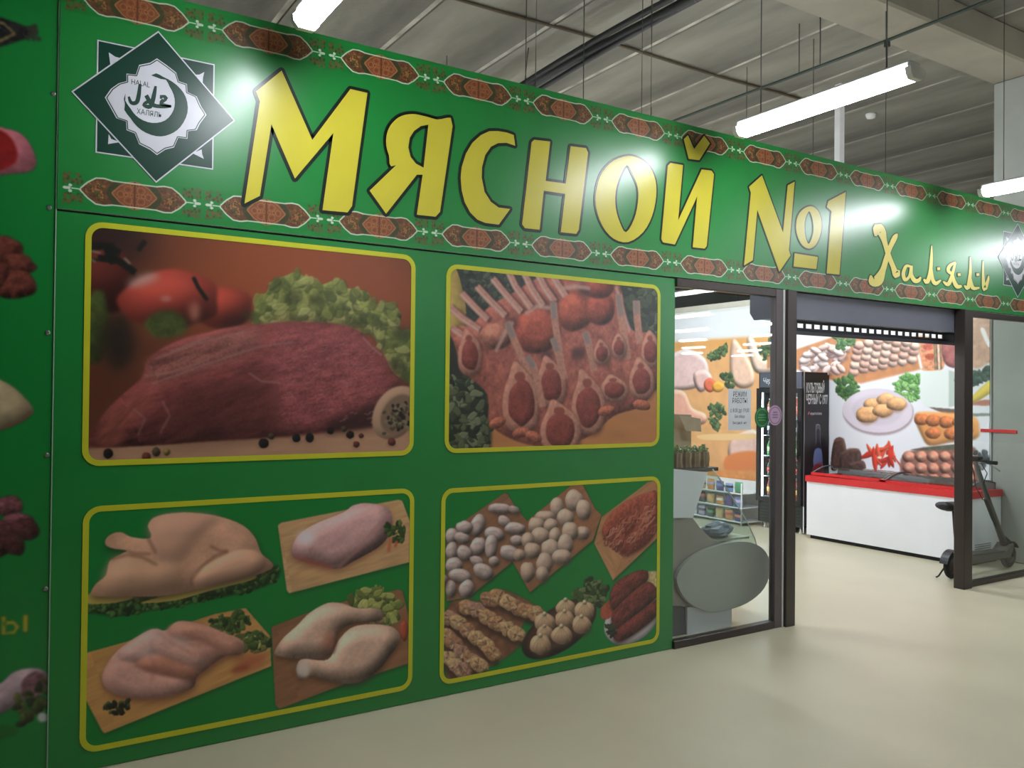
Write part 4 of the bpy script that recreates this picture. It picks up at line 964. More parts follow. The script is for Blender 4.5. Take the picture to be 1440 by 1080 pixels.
# papers and stickers on the left pane
sheet = thing('opening_hours_sheet', 'white paper sheet with opening hours taped to the left glass pane', 'notice', (4.68, 4.287, 1.5))
k = MB(); k.box((4.56, 4.2855, 1.497), (4.80, 4.2868, 1.80)); part(k, 'paper', mat('white_paper', (222, 226, 232), 0.7), sheet)
M_ink = mat('grey_ink', (44, 46, 74), 0.7)
for s_, sz, zz in (('РЕЖИМ', 0.052, 1.742), ('РАБОТЫ', 0.052, 1.695), ('с 8.00 до 19.00', 0.042, 1.628), ('Без обеда', 0.030, 1.588), ('Выходной:  нет', 0.028, 1.542)):
    text_mesh(s_, sz, lambda a, b_, t, zz=zz: (4.68+a, 4.2851, zz+b_), 'lettering', M_ink, sheet, squeeze=0.72, align='CENTER')
def sticker(name, label, x, z, r, m1, m2, txt, dy=0.0):
    t = thing(name, label, 'sticker', (x, 4.287-dy, z-r))
    k = MB(); k.prism([[(x+r*math.cos(a), z+r*math.sin(a)) for a in np.linspace(0, 2*math.pi, 29)[:-1]]], lambda a, b_, q: (a, 4.2868-dy-q, b_), 0, 0.0012); part(k, 'disc', m1, t)
    k = MB()
    o_ = [(x+r*0.86*math.cos(a), z+r*0.86*math.sin(a)) for a in np.linspace(0, 2*math.pi, 29)[:-1]]; i_ = [(x+r*0.76*math.cos(a), z+r*0.76*math.sin(a)) for a in np.linspace(0, 2*math.pi, 29)[:-1]]
    k.prism([o_, i_[::-1]], lambda a, b_, q: (a, 4.2856-dy-q, b_), 0, 0.0006); part(k, 'ring', m2, t)
    for q, wl in txt:
        k = MB(); k.box((x-r*wl, 4.285-dy, z+r*q-r*0.07), (x+r*wl, 4.2857-dy, z+r*q+r*0.07)); part(k, 'text_line', m2, t)
sticker('green_sticker', 'round dark green sticker on the left glass pane beside the paper sheet', 4.918, 1.588, 0.078, mat('sticker_green', (24, 104, 50), 0.4), mat('sticker_light_green', (80, 156, 96), 0.4), ((0.25, 0.5), (0.0, 0.6), (-0.25, 0.5)))
sticker('pink_sticker', 'round pale pink sticker on the glass edge next to the green one', 5.036, 1.604, 0.076, mat('sticker_pink', (190, 160, 190), 0.4), mat('sticker_rose', (150, 110, 146), 0.4), ((0.3, 0.3), (0.05, 0.4), (-0.2, 0.4)), 0.0222)

# ------------------------------------------------------------------ deli counter seen end-on behind the left pane
YC = 4.47
pc = lambda L: [on_front(p, YC) for p in L]
dc = thing('deli_counter', 'white and grey curved-glass deli counter seen end-on behind the left pane', 'counter', (4.6, 5.5, 0))
M_grey = mat('grey_counter_plastic', (166, 170, 162), 0.45, noise=(3, 0.03))
M_grey2 = mat('darker_grey_counter', (150, 144, 134), 0.45, noise=(3, 0.03))
along = lambda a, b_, t: (a, t, b_)
lobe = spline(pc([(950, 825), (947, 812), (953, 798), (966, 785), (985, 773), (1005, 766), (1030, 761), (1050, 762), (1066, 769), (1075, 781), (1078, 796), (1075, 815), (1065, 832), (1045, 847), (1020, 856), (995, 859), (970, 850), (957, 838)]), 3)
k = MB(); k.prism([lobe], along, YC-0.035, YC-0.002); part(k, 'end_panel', M_grey, dc)
body = pc([(880, 728), (974, 728), (985, 743), (1000, 757), (1014, 764), (1060, 767), (1074, 790), (1064, 830), (1020, 852), (950, 852), (880, 852)])
k = MB(); k.prism([body], along, YC, 6.6); part(k, 'body', M_grey2, dc)
k = MB(); k.prism([pc([(900, 655), (994, 664), (973, 728), (900, 728)])], along, YC-0.01, YC+0.04); part(k, 'upper_end', M_white, dc)
k = MB(); k.box((3.6, YC, 1.185), (4.66, 6.6, 1.212), bev=0.004); part(k, 'shelf', mat('dark_shelf', (72, 64, 58), 0.5), dc)
k = MB(); k.box((3.75, YC, 0.86), (4.28, 6.6, 1.184)); part(k, 'rear_case', M_white, dc)
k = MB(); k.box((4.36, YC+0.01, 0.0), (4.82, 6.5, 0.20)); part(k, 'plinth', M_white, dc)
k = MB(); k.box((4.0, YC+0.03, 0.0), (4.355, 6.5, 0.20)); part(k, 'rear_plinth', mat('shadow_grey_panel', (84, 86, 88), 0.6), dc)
gp = pc([(1002, 660), (1018, 682), (1034, 706), (1050, 733), (1061, 757), (1064, 768)])
k = MB(); k.prism([gp+[(a-0.006, b_-0.004) for a, b_ in gp[::-1]]], along, YC+0.01, 6.55); part(k, 'curved_glass', M_cglass, dc)
k = MB(); k.prism([gp+pc([(1014, 763), (1000, 756), (985, 742), (974, 727), (994, 664)])], along, YC-0.004, YC+0.004); part(k, 'side_glass', M_cglass, dc)
k = MB(); k.tube([(p[0], YC-0.002, p[1]) for p in gp], 0.005, 6); part(k, 'glass_edge', mat('pale_glass_edge', (200, 214, 208), 0.2), dc)
k = MB(); k.box((4.45, YC+0.03, 0.645), (5.03, 6.5, 0.66)); part(k, 'deck', mat('pale_deck', (214, 214, 196), 0.4), dc)
bagp = []
sb_ = MB()
for i in range(7):
    ring = []
    for j in range(12):
        a = 2*math.pi*j/12; r_ = [0.09, 0.12, 0.13, 0.115, 0.09, 0.06, 0.03][i]*(1+0.2*math.sin(3*a+i)+random.uniform(-0.12, 0.12))
        ring.append(len(sb_.v)); sb_.v.append((4.80+1.1*r_*math.cos(a), 4.62+0.8*r_*math.sin(a), 0.662+[0, 0.02, 0.045, 0.07, 0.09, 0.105, 0.115][i]+random.uniform(-0.006, 0.006)*(i > 0)))
    bagp.append(ring)
for i in range(6):
    for j in range(12): sb_.face([bagp[i][j], bagp[i][(j+1) % 12], bagp[i+1][(j+1) % 12], bagp[i+1][j]], 0, False)
sb_.face(bagp[0][::-1]); sb_.face(bagp[6])
tag(sb_.build('plastic_bag', mat('grey_bag_film', (150, 152, 170), 0.35, noise=(20, 0.2))), 'crumpled grey plastic bag lying inside the curved glass of the counter', 'bag')

# packs of greens and a cardboard box on the counter shelf
M_pack = mat('brown_pack_film', (160, 134, 104), 0.35, noise=(18, 0.4, (2.5, 2.5, 0.4)))
M_gr = [mat('pale_frilly_green', (200, 210, 176), 0.5), mat('mid_frilly_green', (150, 164, 96), 0.5), mat('white_film_glint', (226, 232, 228), 0.25)]
ords = ['leftmost', 'second from the left', 'middle', 'second from the right', 'rightmost']
for i in range(5):
    x0 = 4.19+0.092*i; yb = 4.515
    t = thing('greens_pack', '%s of five brown packs with frilly green tops on counter' % ords[i], 'food pack', (x0+0.04, yb+0.06, 1.212), 'packs of greens on the counter shelf')
    k = MB()
    rings = []
    for q in range(5):
        z = 1.213+0.027*q; wv = 0.037+0.002*math.sin(q*1.7+i); ring = []
        for j in range(16):
            a = 2*math.pi*j/16; r_ = wv*(1+0.10*math.cos(8*a))
            ring.append(len(k.v)); k.v.append((x0+0.042+r_*math.cos(a), yb+0.055+r_*1.2*math.sin(a), z))
        rings.append(ring)
    for q in range(4):
        for j in range(16): k.face([rings[q][j], rings[q][(j+1) % 16], rings[q+1][(j+1) % 16], rings[q+1][j]])
    k.face(rings[0][::-1]); k.face(rings[4])
    part(k, 'bag', M_pack, t)
    k = MB()
    for q in range(70):
        a = random.uniform(0, 6.28); r_ = random.uniform(0, 0.034); cx, cy, cz = x0+0.042+r_*math.cos(a), yb+0.055+r_*1.2*math.sin(a), 1.318+random.uniform(0, 0.06)*(1-r_/0.08)
        n = len(k.v); u = Vector((random.uniform(-1, 1), random.uniform(-1, 1), random.uniform(-.3, 1))).normalized()*0.016; v_ = u.cross(Vector((random.random(), random.random(), random.random()))).normalized()*0.009; w_ = u.cross(v_).normalized()*0.004
        P = Vector((cx, cy, cz))
        k.v += [tuple(P-u), tuple(P+v_+w_), tuple(P+u), tuple(P-v_+w_), tuple(P-w_)]
        mi = random.choice([0, 0, 1, 1, 2])
        for fc in ((0, 1, 4), (1, 2, 4), (2, 3, 4), (3, 0, 4), (0, 3, 2, 1)): k.face([n+j for j in fc], mi)
    ob = part(k, 'greens', M_gr, t, fix=False); ob['kind'] = 'stuff'
M_card = mat('cardboard', (198, 174, 146), 0.8, noise=(10, 0.08)); M_card2 = mat('cardboard_inside', (140, 116, 90), 0.8)
cb = thing('cardboard_box', 'open brown cardboard box with a flap hanging out, behind the packs on the counter', 'box', (4.45, 4.85, 1.212))
k = MB(); k.box((4.26, 4.70, 1.213), (4.272, 4.93, 1.60)); k.box((4.272, 4.918, 1.213), (4.60, 4.93, 1.60)); k.box((4.588, 4.70, 1.213), (4.60, 4.918, 1.60)); k.box((4.272, 4.70, 1.213), (4.588, 4.712, 1.50)); k.box((4.272, 4.712, 1.213), (4.588, 4.918, 1.222))
part(k, 'carton', M_card, cb)
k = MB(); k.prism([[(4.44, 1.60), (4.66, 1.57), (4.645, 1.47), (4.49, 1.48)]], lambda a, b_, q: (a, 4.67-(1.6-b_)*0.25+q, b_), 0, 0.006); part(k, 'flap', M_card, cb)

# ------------------------------------------------------------------ drinks fridge
fr = thing('drinks_fridge', 'tall black drinks fridge with a lit glass door beside the white freezer', 'fridge', (9.0, 7.33, 0))
X0, X1, Y0, Y1, ZF = 8.77, 9.26, 6.965, 7.70, 2.06
bar(fr, 'back_panel', (X1-0.03, Y0, 0.08), (X1, Y1, ZF), M_white); bar(fr, 'side_panel', (X0, Y0, 0.08), (X1-0.03, Y0+0.03, ZF), M_blk); bar(fr, 'side_panel', (X0, Y1-0.03, 0.08), (X1-0.03, Y1, ZF), M_blk)
bar(fr, 'top_panel', (X0, Y0+0.03, ZF-0.04), (X1-0.03, Y1-0.03, ZF), M_blk); bar(fr, 'base_panel', (X0, Y0+0.03, 0.08), (X1-0.03, Y1-0.03, 0.34), mat('dark_green_grille', (46, 56, 52), 0.5))
for q in range(5): bar(fr, 'grille_slat', (X0-0.006, Y0+0.05, 0.12+0.04*q), (X0, Y1-0.05, 0.135+0.04*q), M_blk, 0.002)
k = MB(); k.box((X0-0.012, Y0+0.03, 1.86), (X0, Y1-0.03, ZF-0.005)); hd = part(k, 'header_panel', mat('fridge_header', (80, 84, 96), 0.4), fr)
def on_door(a, b_, t): return (X0-0.0135, 7.63-a, b_)
text_mesh('Черноголовка', 0.105, lambda a, b_, t: on_door(a+0.25*b_, 1.915+b_, 0), 'lettering', mat('white_lettering', (230, 232, 236), 0.5), fr, squeeze=0.75)
dr = MB()
for a, b_ in (((X0-0.05, Y0+0.005, 0.36), (X0-0.014, Y0+0.065, 1.85)), ((X0-0.05, Y1-0.065, 0.36), (X0-0.014, Y1-0.005, 1.85)), ((X0-0.05, Y0+0.066, 0.36), (X0-0.014, Y1-0.066, 0.42)), ((X0-0.05, Y0+0.066, 1.79), (X0-0.014, Y1-0.066, 1.85))): dr.box(a, b_)
door = part(dr, 'door', M_blk, fr)
def sub(mb, name, m_, par):
    o = mb.build(name, m_, None); base = Vector(par.parent.location)
    for v in o.data.vertices: v.co -= base
    o.parent = par; return o
k = MB(); k.box((X0-0.04, Y0+0.066, 0.421), (X0-0.03, Y1-0.066, 1.789)); sub(k, 'door_glass', M_cglass, door)
k = MB(); k.tube([(X0-0.075, Y0+0.04, 0.95), (X0-0.075, Y0+0.04, 1.45)], 0.011, 8); k.tube([(X0-0.075, Y0+0.04, 1.0), (X0-0.05, Y0+0.04, 1.0)], 0.008, 6); k.tube([(X0-0.075, Y0+0.04, 1.4), (X0-0.05, Y0+0.04, 1.4)], 0.008, 6); sub(k, 'handle', M_blk, door)
bar(fr, 'edge_strip', (X0-0.014, Y0-0.012, 0.36), (X0-0.002, Y0+0.0, ZF), M_steel, 0.002); bar(fr, 'edge_strip', (X0-0.014, Y0-0.012, 0.02), (X0-0.002, Y0, 0.355), M_white, 0.002)
for yy in (Y0+0.08, Y1-0.08):
    for xx in (X0+0.05, X1-0.08):
        k = MB(); k.lathe([(0.022, 0.0), (0.022, 0.02), (0.014, 0.03), (0.014, 0.08)], (xx, yy, 0), 10); part(k, 'foot', M_plastic, fr)
k = MB(); k.box((X0+0.02, Y1-0.05, 0.42), (X0+0.035, Y1-0.035, 1.8)); part(k, 'light_strip', mat('fridge_led_strip', (240, 246, 255), 0.5, emit=((225, 238, 255), 14)), fr)
k = MB(); k.box((X0+0.02, Y0+0.035, 0.42), (X0+0.035, Y0+0.05, 1.8)); part(k, 'light_strip', mat('fridge_led_strip', (240, 246, 255)), fr)
ZS = [0.42, 0.69, 0.96, 1.23, 1.50]
for z in ZS: bar(fr, 'shelf', (X0+0.05, Y0+0.032, z-0.012), (X1-0.032, Y1-0.032, z), M_steel, 0.002)
def paint_side():
    c = Canvas(0, 460, 0, 1900, 1.0, (36, 34, 40))
    bt = [(170, 700), (176, 860), (160, 960), (110, 1060), (100, 1150), (100, 1500)]
    P = [(205, 780), (205, 850), (195, 950), (180, 1100), (150, 1300), (120, 1500), (100, 1800), (105, 1880)]
    def up(L): return [(a, 1900-b_) for a, b_ in L]
    c.map = lambda p: (p[0], 1900-p[1])
    ol = [(215, 640), (255, 630), (290, 645), (298, 700), (300, 850), (330, 1010), (350, 1250), (375, 1500), (390, 1890), (120, 1890), (140, 1500), (165, 1250), (190, 1010), (212, 850), (210, 700)]
    c.fill(ol, (140, 140, 156), soft=2); c.fill([(225, 700), (285, 700), (290, 850), (312, 960), (200, 960), (222, 850)], (44, 42, 52), soft=2); c.fill([(226, 650), (280, 650), (286, 690), (224, 690)], (96, 92, 106), soft=2)
    c.fill([(196, 960), (316, 960), (334, 1160), (176, 1160)], (120, 140, 196), soft=6); c.fill([(196, 1150), (336, 1120), (340, 1220), (160, 1240)], (150, 96, 130), soft=10)
    c.fill([(172, 1180), (338, 1180), (365, 1500), (380, 1890), (128, 1890), (148, 1500)], (150, 44, 44), soft=8, nz=(0.25, 60)); c.fill([(150, 1600), (370, 1600), (380, 1890), (130, 1890)], (90, 30, 34), soft=30)
    c.fill([(60, 500), (86, 470), (92, 478), (72, 512)], (220, 110, 110))
    return c.a
k = MB(); k.box((X0+0.005, Y0-0.0015, 0.12), (X1-0.005, Y0-0.0003, 2.03))
part(k, 'side_print', printed('fridge_side_print', paint_side(), 0.35), fr, uv=lambda v: ((v.x-X0-0.005)/0.48, (v.z-0.12)/1.91))
M_wl = mat('white_lettering', (230, 232, 236))
for s_, sz, zz, sq in (('КУЛЬТОВЫЙ', 0.165, 1.80, 0.345), ('ЧЕРНЫЙ С 1977', 0.165, 1.655, 0.338), ('черноголовка', 0.05, 1.515, 0.7)):
    text_mesh(s_, sz, lambda a, b_, t, zz=zz: (X0+0.035+(0.07 if zz < 1.6 else 0)+a, Y0-0.0022, zz+b_), 'lettering', M_wl, fr, squeeze=sq, bold=0.004 if zz > 1.6 else 0)
def bottle(loc, hgt, r_, cb_, cc_, label, grp, cl_=(220, 90, 70)):
    k = MB(); h = hgt
    k.lathe([(r_*0.9, 0), (r_, 0.01), (r_, h*0.25)], (0, 0, 0), 10, 0); k.lathe([(r_*1.01, h*0.25), (r_*1.01, h*0.5)], (0, 0, 0), 10, 2)
    k.lathe([(r_, h*0.5), (r_, h*0.6), (r_*0.55, h*0.8), (r_*0.36, h*0.87), (r_*0.36, h*0.93)], (0, 0, 0), 10, 0); k.lathe([(r_*0.45, h*0.92), (r_*0.45, h)], (0, 0, 0), 10, 1)
    o = k.build('bottle', [mat('bottle_%d_%d_%d' % cb_, cb_, 0.15), mat('bottle_cap_%d_%d_%d' % cc_, cc_, 0.4), mat('bottle_label_%d_%d_%d' % cl_, cl_, 0.5)])
    o.location = loc; tag(o, label, 'bottle', grp); return o
rows = [('red and brown', (130, 50, 40), (200, 60, 50), (226, 180, 90)), ('dark', (40, 30, 34), (210, 60, 60), (190, 60, 50)), ('green', (70, 130, 70), (60, 140, 80), (200, 220, 160)), ('dark and white', (60, 60, 66), (230, 230, 230), (200, 204, 210)), ('pink and orange', (220, 110, 90), (230, 230, 230), (240, 150, 140))]
onm = ['lowest', 'second lowest', 'middle', 'second highest', 'highest']
pos = ['nearest the freezer', 'second from the freezer', 'third from the freezer', 'fourth from the freezer', 'second from the far side', 'nearest the far side']
for si, z in enumerate(ZS):
    nm, cb_, cc_, cl_ = rows[si]
    for j in range(6):
        bottle((X0+0.115, Y0+0.095+0.109*j, z+0.001), 0.215+0.012*((j*7+si) % 3), 0.036, cb_ if (j+si) % 3 else (cb_[0]//2+40, cb_[1]//2+50, cb_[2]//2+30), cc_, '%s drink bottle on the %s fridge shelf, %s' % (nm, onm[si], pos[j]), 'bottles in the drinks fridge', cl_)

# ------------------------------------------------------------------ chest freezer
fz = thing('chest_freezer', 'white chest freezer with a red rim and curved glass lids along the mural wall', 'freezer', (8.93, 5.8, 0))
FX0, FX1, FY0, FY1 = 8.62, 9.25, 4.79, 6.80
bar(fz, 'plinth', (FX0+0.03, FY0+0.03, 0.0), (FX1-0.02, FY1-0.03, 0.045), M_rubber)
k = MB()
for a, b_ in (((FX0, FY0, 0.045), (FX0+0.05, FY1, 0.70)), ((FX1-0.05, FY0, 0.045), (FX1, FY1, 0.70)), ((FX0+0.05, FY0, 0.045), (FX1-0.05, FY0+0.05, 0.70)), ((FX0+0.05, FY1-0.05, 0.045), (FX1-0.05, FY1, 0.70)), ((FX0+0.05, FY0+0.05, 0.045), (FX1-0.05, FY1-0.05, 0.35))): k.box(a, b_)
part(k, 'cabinet', M_white, fz)
k = MB(); k.prism([[(FX0-0.014, FY0-0.014), (FX1+0.01, FY0-0.014), (FX1+0.01, FY1+0.014), (FX0-0.014, FY1+0.014)], [(FX0+0.06, FY0+0.06), (FX0+0.06, FY1-0.06), (FX1-0.06, FY1-0.06), (FX1-0.06, FY0+0.06)]], lambda a, b_, t: (a, b_, t), 0.70, 0.772)
part(k, 'red_rim', M_red, fz)
def arcx(t): return (FX0+0.045+t*(FX1-FX0-0.09), 0.775+0.10*math.sin(math.pi*min(1, 0.06+t*0.72)))
pr = [arcx(i/8) for i in range(9)]
for (ya, yb, dz) in ((FY0+0.03, 5.84, 0.0), (5.76, FY1-0.03, 0.010)):
    k = MB(); k.prism([[(a, b_+dz) for a, b_ in pr]+[(a, b_+dz-0.005) for a, b_ in pr[::-1]]], lambda a, b_, t: (a, t, b_), ya+0.012, yb-0.012); lid = part(k, 'glass_lid', M_cglass, fz)
    k = MB()
    for yy in (ya, yb-0.024):
        k = MB(); k.prism([[(a, b_+dz+0.004) for a, b_ in pr]+[(a, b_+dz-0.012) for a, b_ in pr[::-1]]], lambda a, b_, t: (a, t, b_), yy, yy+0.024); sub(k, 'lid_frame', mat('grey_lid_frame', (104, 100, 100), 0.4), lid)
    k = MB(); k.box((FX0+0.042, ya, 0.773+dz), (FX0+0.062, yb, 0.803+dz)); sub(k, 'lid_edge', M_red, lid)
k = MB(); k.box((FX1-0.075, FY0+0.03, 0.772), (FX1-0.045, FY1-0.03, 0.845)); part(k, 'rear_track', mat('grey_lid_frame', (104, 100, 100)), fz)
for q in range(6): bar(fz, 'vent_slat', (FX0+0.12, FY0-0.004, 0.10+0.022*q), (FX1-0.2, FY0, 0.110+0.022*q), mat('vent_grey', (150, 152, 152), 0.5), 0.001)
pk = [(214, 60, 60), (236, 222, 214), (200, 84, 90), (226, 150, 130), (240, 236, 232), (150, 60, 66)]
pkn = ['red', 'white', 'crimson', 'peach', 'pale white', 'dark red']
nth = ['nearest the entrance', 'second from the entrance', 'third from the entrance', 'fourth, at the middle', 'third from the fridge', 'second from the fridge', 'nearest the fridge']
for i in range(7):
    y = FY0+0.23+0.258*i
    for jx in (0, 1):
        q = (i+jx*2) % 6
        k = MB(); k.box((-0.1, -0.115, 0), (0.1, 0.115, 0.335+0.015*((i*3+jx) % 3)), bev=0.03)
        o = k.build('frozen_pack', mat('pack_%s' % pkn[q].replace(' ', '_'), pk[q], 0.4, noise=(14, 0.3))); o.location = (FX0+0.19+jx*0.235, y, 0.351)
        tag(o, '%s frozen food pack in the %s row of the freezer, %s' % (pkn[q], 'front' if jx == 0 else 'back', nth[i]), 'food pack', 'frozen packs under the freezer lids')

# ------------------------------------------------------------------ low rack of snacks by the far mural
rk = thing('snack_rack', 'low white wire rack full of snack packets by the mural, left of the fridge', 'rack', (8.8, 8.5, 0))
for z in (0.05, 0.24, 0.43): bar(rk, 'shelf', (8.58, 7.82, z-0.012), (9.0, 9.4, z), M_white, 0.003)
for yy in (7.83, 9.38):
    for xx in (8.595, 8.985):
        k = MB(); k.tube([(xx, yy, 0), (xx, yy, 0.57)], 0.01, 8); part(k, 'post', M_plastic, rk)
bar(rk, 'back', (9.0, 7.82, 0.05), (9.012, 9.4, 0.57), M_plastic, 0.002)
cols = [('purple', (110, 80, 150)), ('green', (80, 150, 110)), ('white', (226, 222, 216)), ('black', (50, 44, 52)), ('orange', (230, 150, 90)), ('blue', (120, 150, 200)), ('red', (190, 70, 70)), ('lilac', (190, 170, 210)), ('tan', (206, 176, 130))]
shn = ['bottom', 'middle', 'top']; n9 = ['nearest the fridge', 'second from the fridge end', 'third from the fridge end', 'fourth from the fridge end', 'at the middle', 'just past the middle', 'third from the far end', 'second from the far end', 'at the far end']
for si, z in enumerate((0.05, 0.24, 0.43)):
    for j in range(9):
        cn, cv = cols[(j*4+si*5) % 9]
        k = MB(); P = []
        hh = 0.12+0.015*((j+si) % 3)
        rings = []
        for q, (wd_, th) in enumerate(((0.066, 0.01), (0.07, 0.05), (0.068, 0.06), (0.07, 0.045), (0.066, 0.008))):
            zz = q*hh/4; ring = []
            for (u, v_) in ((-1, 0), (-0.7, -1), (0, -1.15), (0.7, -1), (1, 0), (0.7, 1), (0, 1.1), (-0.7, 1)):
                ring.append(len(k.v)); k.v.append((v_*th/2, u*wd_, zz))
            rings.append(ring)
        for q in range(4):
            for t_ in range(8): k.face([rings[q][t_], rings[q][(t_+1) % 8], rings[q+1][(t_+1) % 8], rings[q+1][t_]], 1 if q == 2 else 0, True)
        k.face(rings[0][::-1]); k.face(rings[4])
        c2_ = cols[(j*2+si*3+4) % 9][1]
        o = k.build('snack_packet', [mat('packet_%s' % cn, cv, 0.35), mat('packet_%s' % cols[(j*2+si*3+4) % 9][0], c2_, 0.35)])
        o.location = (8.64+0.0*j, 7.92+0.17*j, z+0.0005)
        tag(o, '%s snack packet on the %s shelf of the low rack, %s' % (cn, shn[si], n9[j]), 'snack packet', 'snack packets on the low rack')

# ------------------------------------------------------------------ electric scooter behind the right pane
scr = thing('electric_scooter', 'black electric scooter with a saddle parked behind the right glass pane', 'scooter', (8.4, 4.57, 0))
YS = 4.57
def wheel(cx, r_):
    k = MB(); prof = []
    for q in range(10):
        a = 2*math.pi*q/10; prof.append((r_-0.026+0.026*math.cos(a), 0.026*math.sin(a)))
    n = 22; base = len(k.v)
    for i in range(n):
        an = 2*math.pi*i/n
        for (rr, yy) in prof: k.v.append((cx+rr*math.cos(an), YS+yy, r_+rr*math.sin(an)))
    for i in range(n):
        for q in range(10): k.face([i*10+q, ((i+1) % n)*10+q, ((i+1) % n)*10+(q+1) % 10, i*10+(q+1) % 10], 0, True)
    wh = part(k, 'wheel', M_rubber, scr)
    k = MB(); k.lathe([(0.03, -0.03), (r_-0.05, -0.02), (r_-0.045, -0.012), (r_-0.045, 0.012), (r_-0.05, 0.02), (0.03, 0.03)], (cx, YS, r_), 18, axis='Y'); sub(k, 'hub', mat('dark_hub_metal', (66, 56, 54), 0.4, metal=0.5), wh)
wheel(7.94, 0.125); wheel(8.97, 0.125)
k = MB(); k.prism([[(8.02, 0.16), (8.12, 0.21), (8.80, 0.19), (8.90, 0.26), (8.94, 0.26), (8.88, 0.13), (8.10, 0.13), (8.02, 0.125)]], lambda a, b_, t: (a, YS+t, b_), -0.075, 0.075); part(k, 'deck', mat('dark_grey_deck', (70, 68, 64), 0.6), scr)
k = MB(); k.prism([[(8.12, 0.213), (8.79, 0.193), (8.79, 0.199), (8.12, 0.219)]], lambda a, b_, t: (a, YS+t, b_), -0.07, 0.07); part(k, 'grip_mat', M_rubber, scr)
for cx, a0, a1, nm in ((7.94, 60, 175, 'rear_fender'), (8.97, 30, 150, 'front_fender')):
    k = MB(); P = [(cx+0.145*math.cos(math.radians(a)), 0.125+0.145*math.sin(math.radians(a))) for a in range(a0, a1+1, 12)]; Q = [(cx+0.153*math.cos(math.radians(a)), 0.125+0.153*math.sin(math.radians(a))) for a in range(a0, a1+1, 12)]
    k.prism([P+Q[::-1]], lambda a, b_, t: (a, YS+t, b_), -0.04, 0.04); part(k, nm, M_blk, scr)
k = MB(); k.tube([(8.895, YS, 0.24), (8.62, YS, 0.66), (8.35, YS, 1.10)], [0.032, 0.028, 0.022], 10); part(k, 'stem', mat('haze_grey_stem', (84, 86, 82), 0.4), scr)  # stem greyed: the haze of the pane is put into its colour
k = MB(); k.tube([(8.97, YS+0.045, 0.125), (8.93, YS+0.045, 0.27), (8.86, YS+0.02, 0.33)], 0.014, 8); k.tube([(8.97, YS-0.045, 0.125), (8.93, YS-0.045, 0.27), (8.86, YS-0.02, 0.33)], 0.014, 8); part(k, 'fork', M_blk, scr)
k = MB(); k.tube([(8.93, YS, 0.235), (8.66, YS, 0.53), (8.52, YS, 0.73)], 0.012, 8); part(k, 'folding_strut', M_blk, scr)
k = MB(); k.tube([(8.37, YS-0.17, 1.12), (8.36, YS-0.06, 1.13), (8.36, YS+0.06, 1.13), (8.37, YS+0.17, 1.12)], 0.014, 8); hb_ = part(k, 'handlebar', M_blk, scr)
for s in (-1, 1):
    k = MB(); k.tube([(8.37, YS+s*0.10, 1.12), (8.375, YS+s*0.195, 1.115)], 0.019, 8); sub(k, 'grip', M_rubber, hb_)
    k = MB(); k.tube([(8.385, YS+s*0.09, 1.115), (8.44, YS+s*0.13, 1.07), (8.46, YS+s*0.18, 1.03)], 0.007, 6); sub(k, 'brake_lever', M_steel, hb_)
k = MB(); k.box((8.33, YS-0.045, 1.135), (8.41, YS+0.045, 1.17), bev=0.01); part(k, 'display', M_blk, scr)
k = MB(); k.lathe([(0.03, 0.0), (0.034, 0.03), (0.028, 0.06)], (8.385, YS, 1.06), 10, axis='X'); part(k, 'headlight', M_plastic, scr)
k = MB(); k.tube([(8.36, YS+0.05, 1.1), (8.43, YS+0.06, 0.99), (8.44, YS+0.05, 0.86), (8.56, YS+0.04, 0.72)], 0.005, 6); k.tube([(8.36, YS-0.05, 1.1), (8.47, YS-0.05, 1.0), (8.42, YS-0.04, 0.9), (8.56, YS-0.035, 0.72)], 0.005, 6); part(k, 'cable', M_blk, scr)
k = MB(); k.tube([(8.03, YS, 0.24), (7.99, YS, 0.45), (7.96, YS, 0.66)], [0.018, 0.016, 0.014], 8); k.tube([(8.13, YS, 0.2), (8.02, YS, 0.40), (7.975, YS, 0.58)], 0.01, 6); part(k, 'seat_post', M_blk, scr)
k = MB(); rg = []
for i, (xx, wv, hv) in enumerate(((7.775, 0.03, 0.025), (7.79, 0.085, 0.04), (7.85, 0.10, 0.045), (7.94, 0.085, 0.045), (8.04, 0.05, 0.04), (8.12, 0.035, 0.03), (8.14, 0.012, 0.012))):
    ring = []
    for j in range(12):
        a = 2*math.pi*j/12; ring.append(len(k.v)); k.v.append((xx, YS+wv*math.cos(a), 0.70+0.012*(i == 1)+hv*math.sin(a)))
    rg.append(ring)
for i in range(6):
    for j in range(12): k.face([rg[i][j], rg[i][(j+1) % 12], rg[i+1][(j+1) % 12], rg[i+1][j]], 0, True)
k.face(rg[0][::-1]); k.face(rg[6]); part(k, 'saddle', M_blk, scr)
k = MB(); k.tube([(7.93, YS+0.03, 0.16), (7.85, YS+0.08, 0.02), (7.825, YS+0.09, 0.008)], 0.008, 6); part(k, 'kickstand', M_blk, scr)
k = MB(); k.box((9.268, 4.64, 1.378), (9.279, 5.02, 1.412)); tag(k.build('red_strip', M_red), 'short red strip fixed on the grey column beside the mural', 'strip')

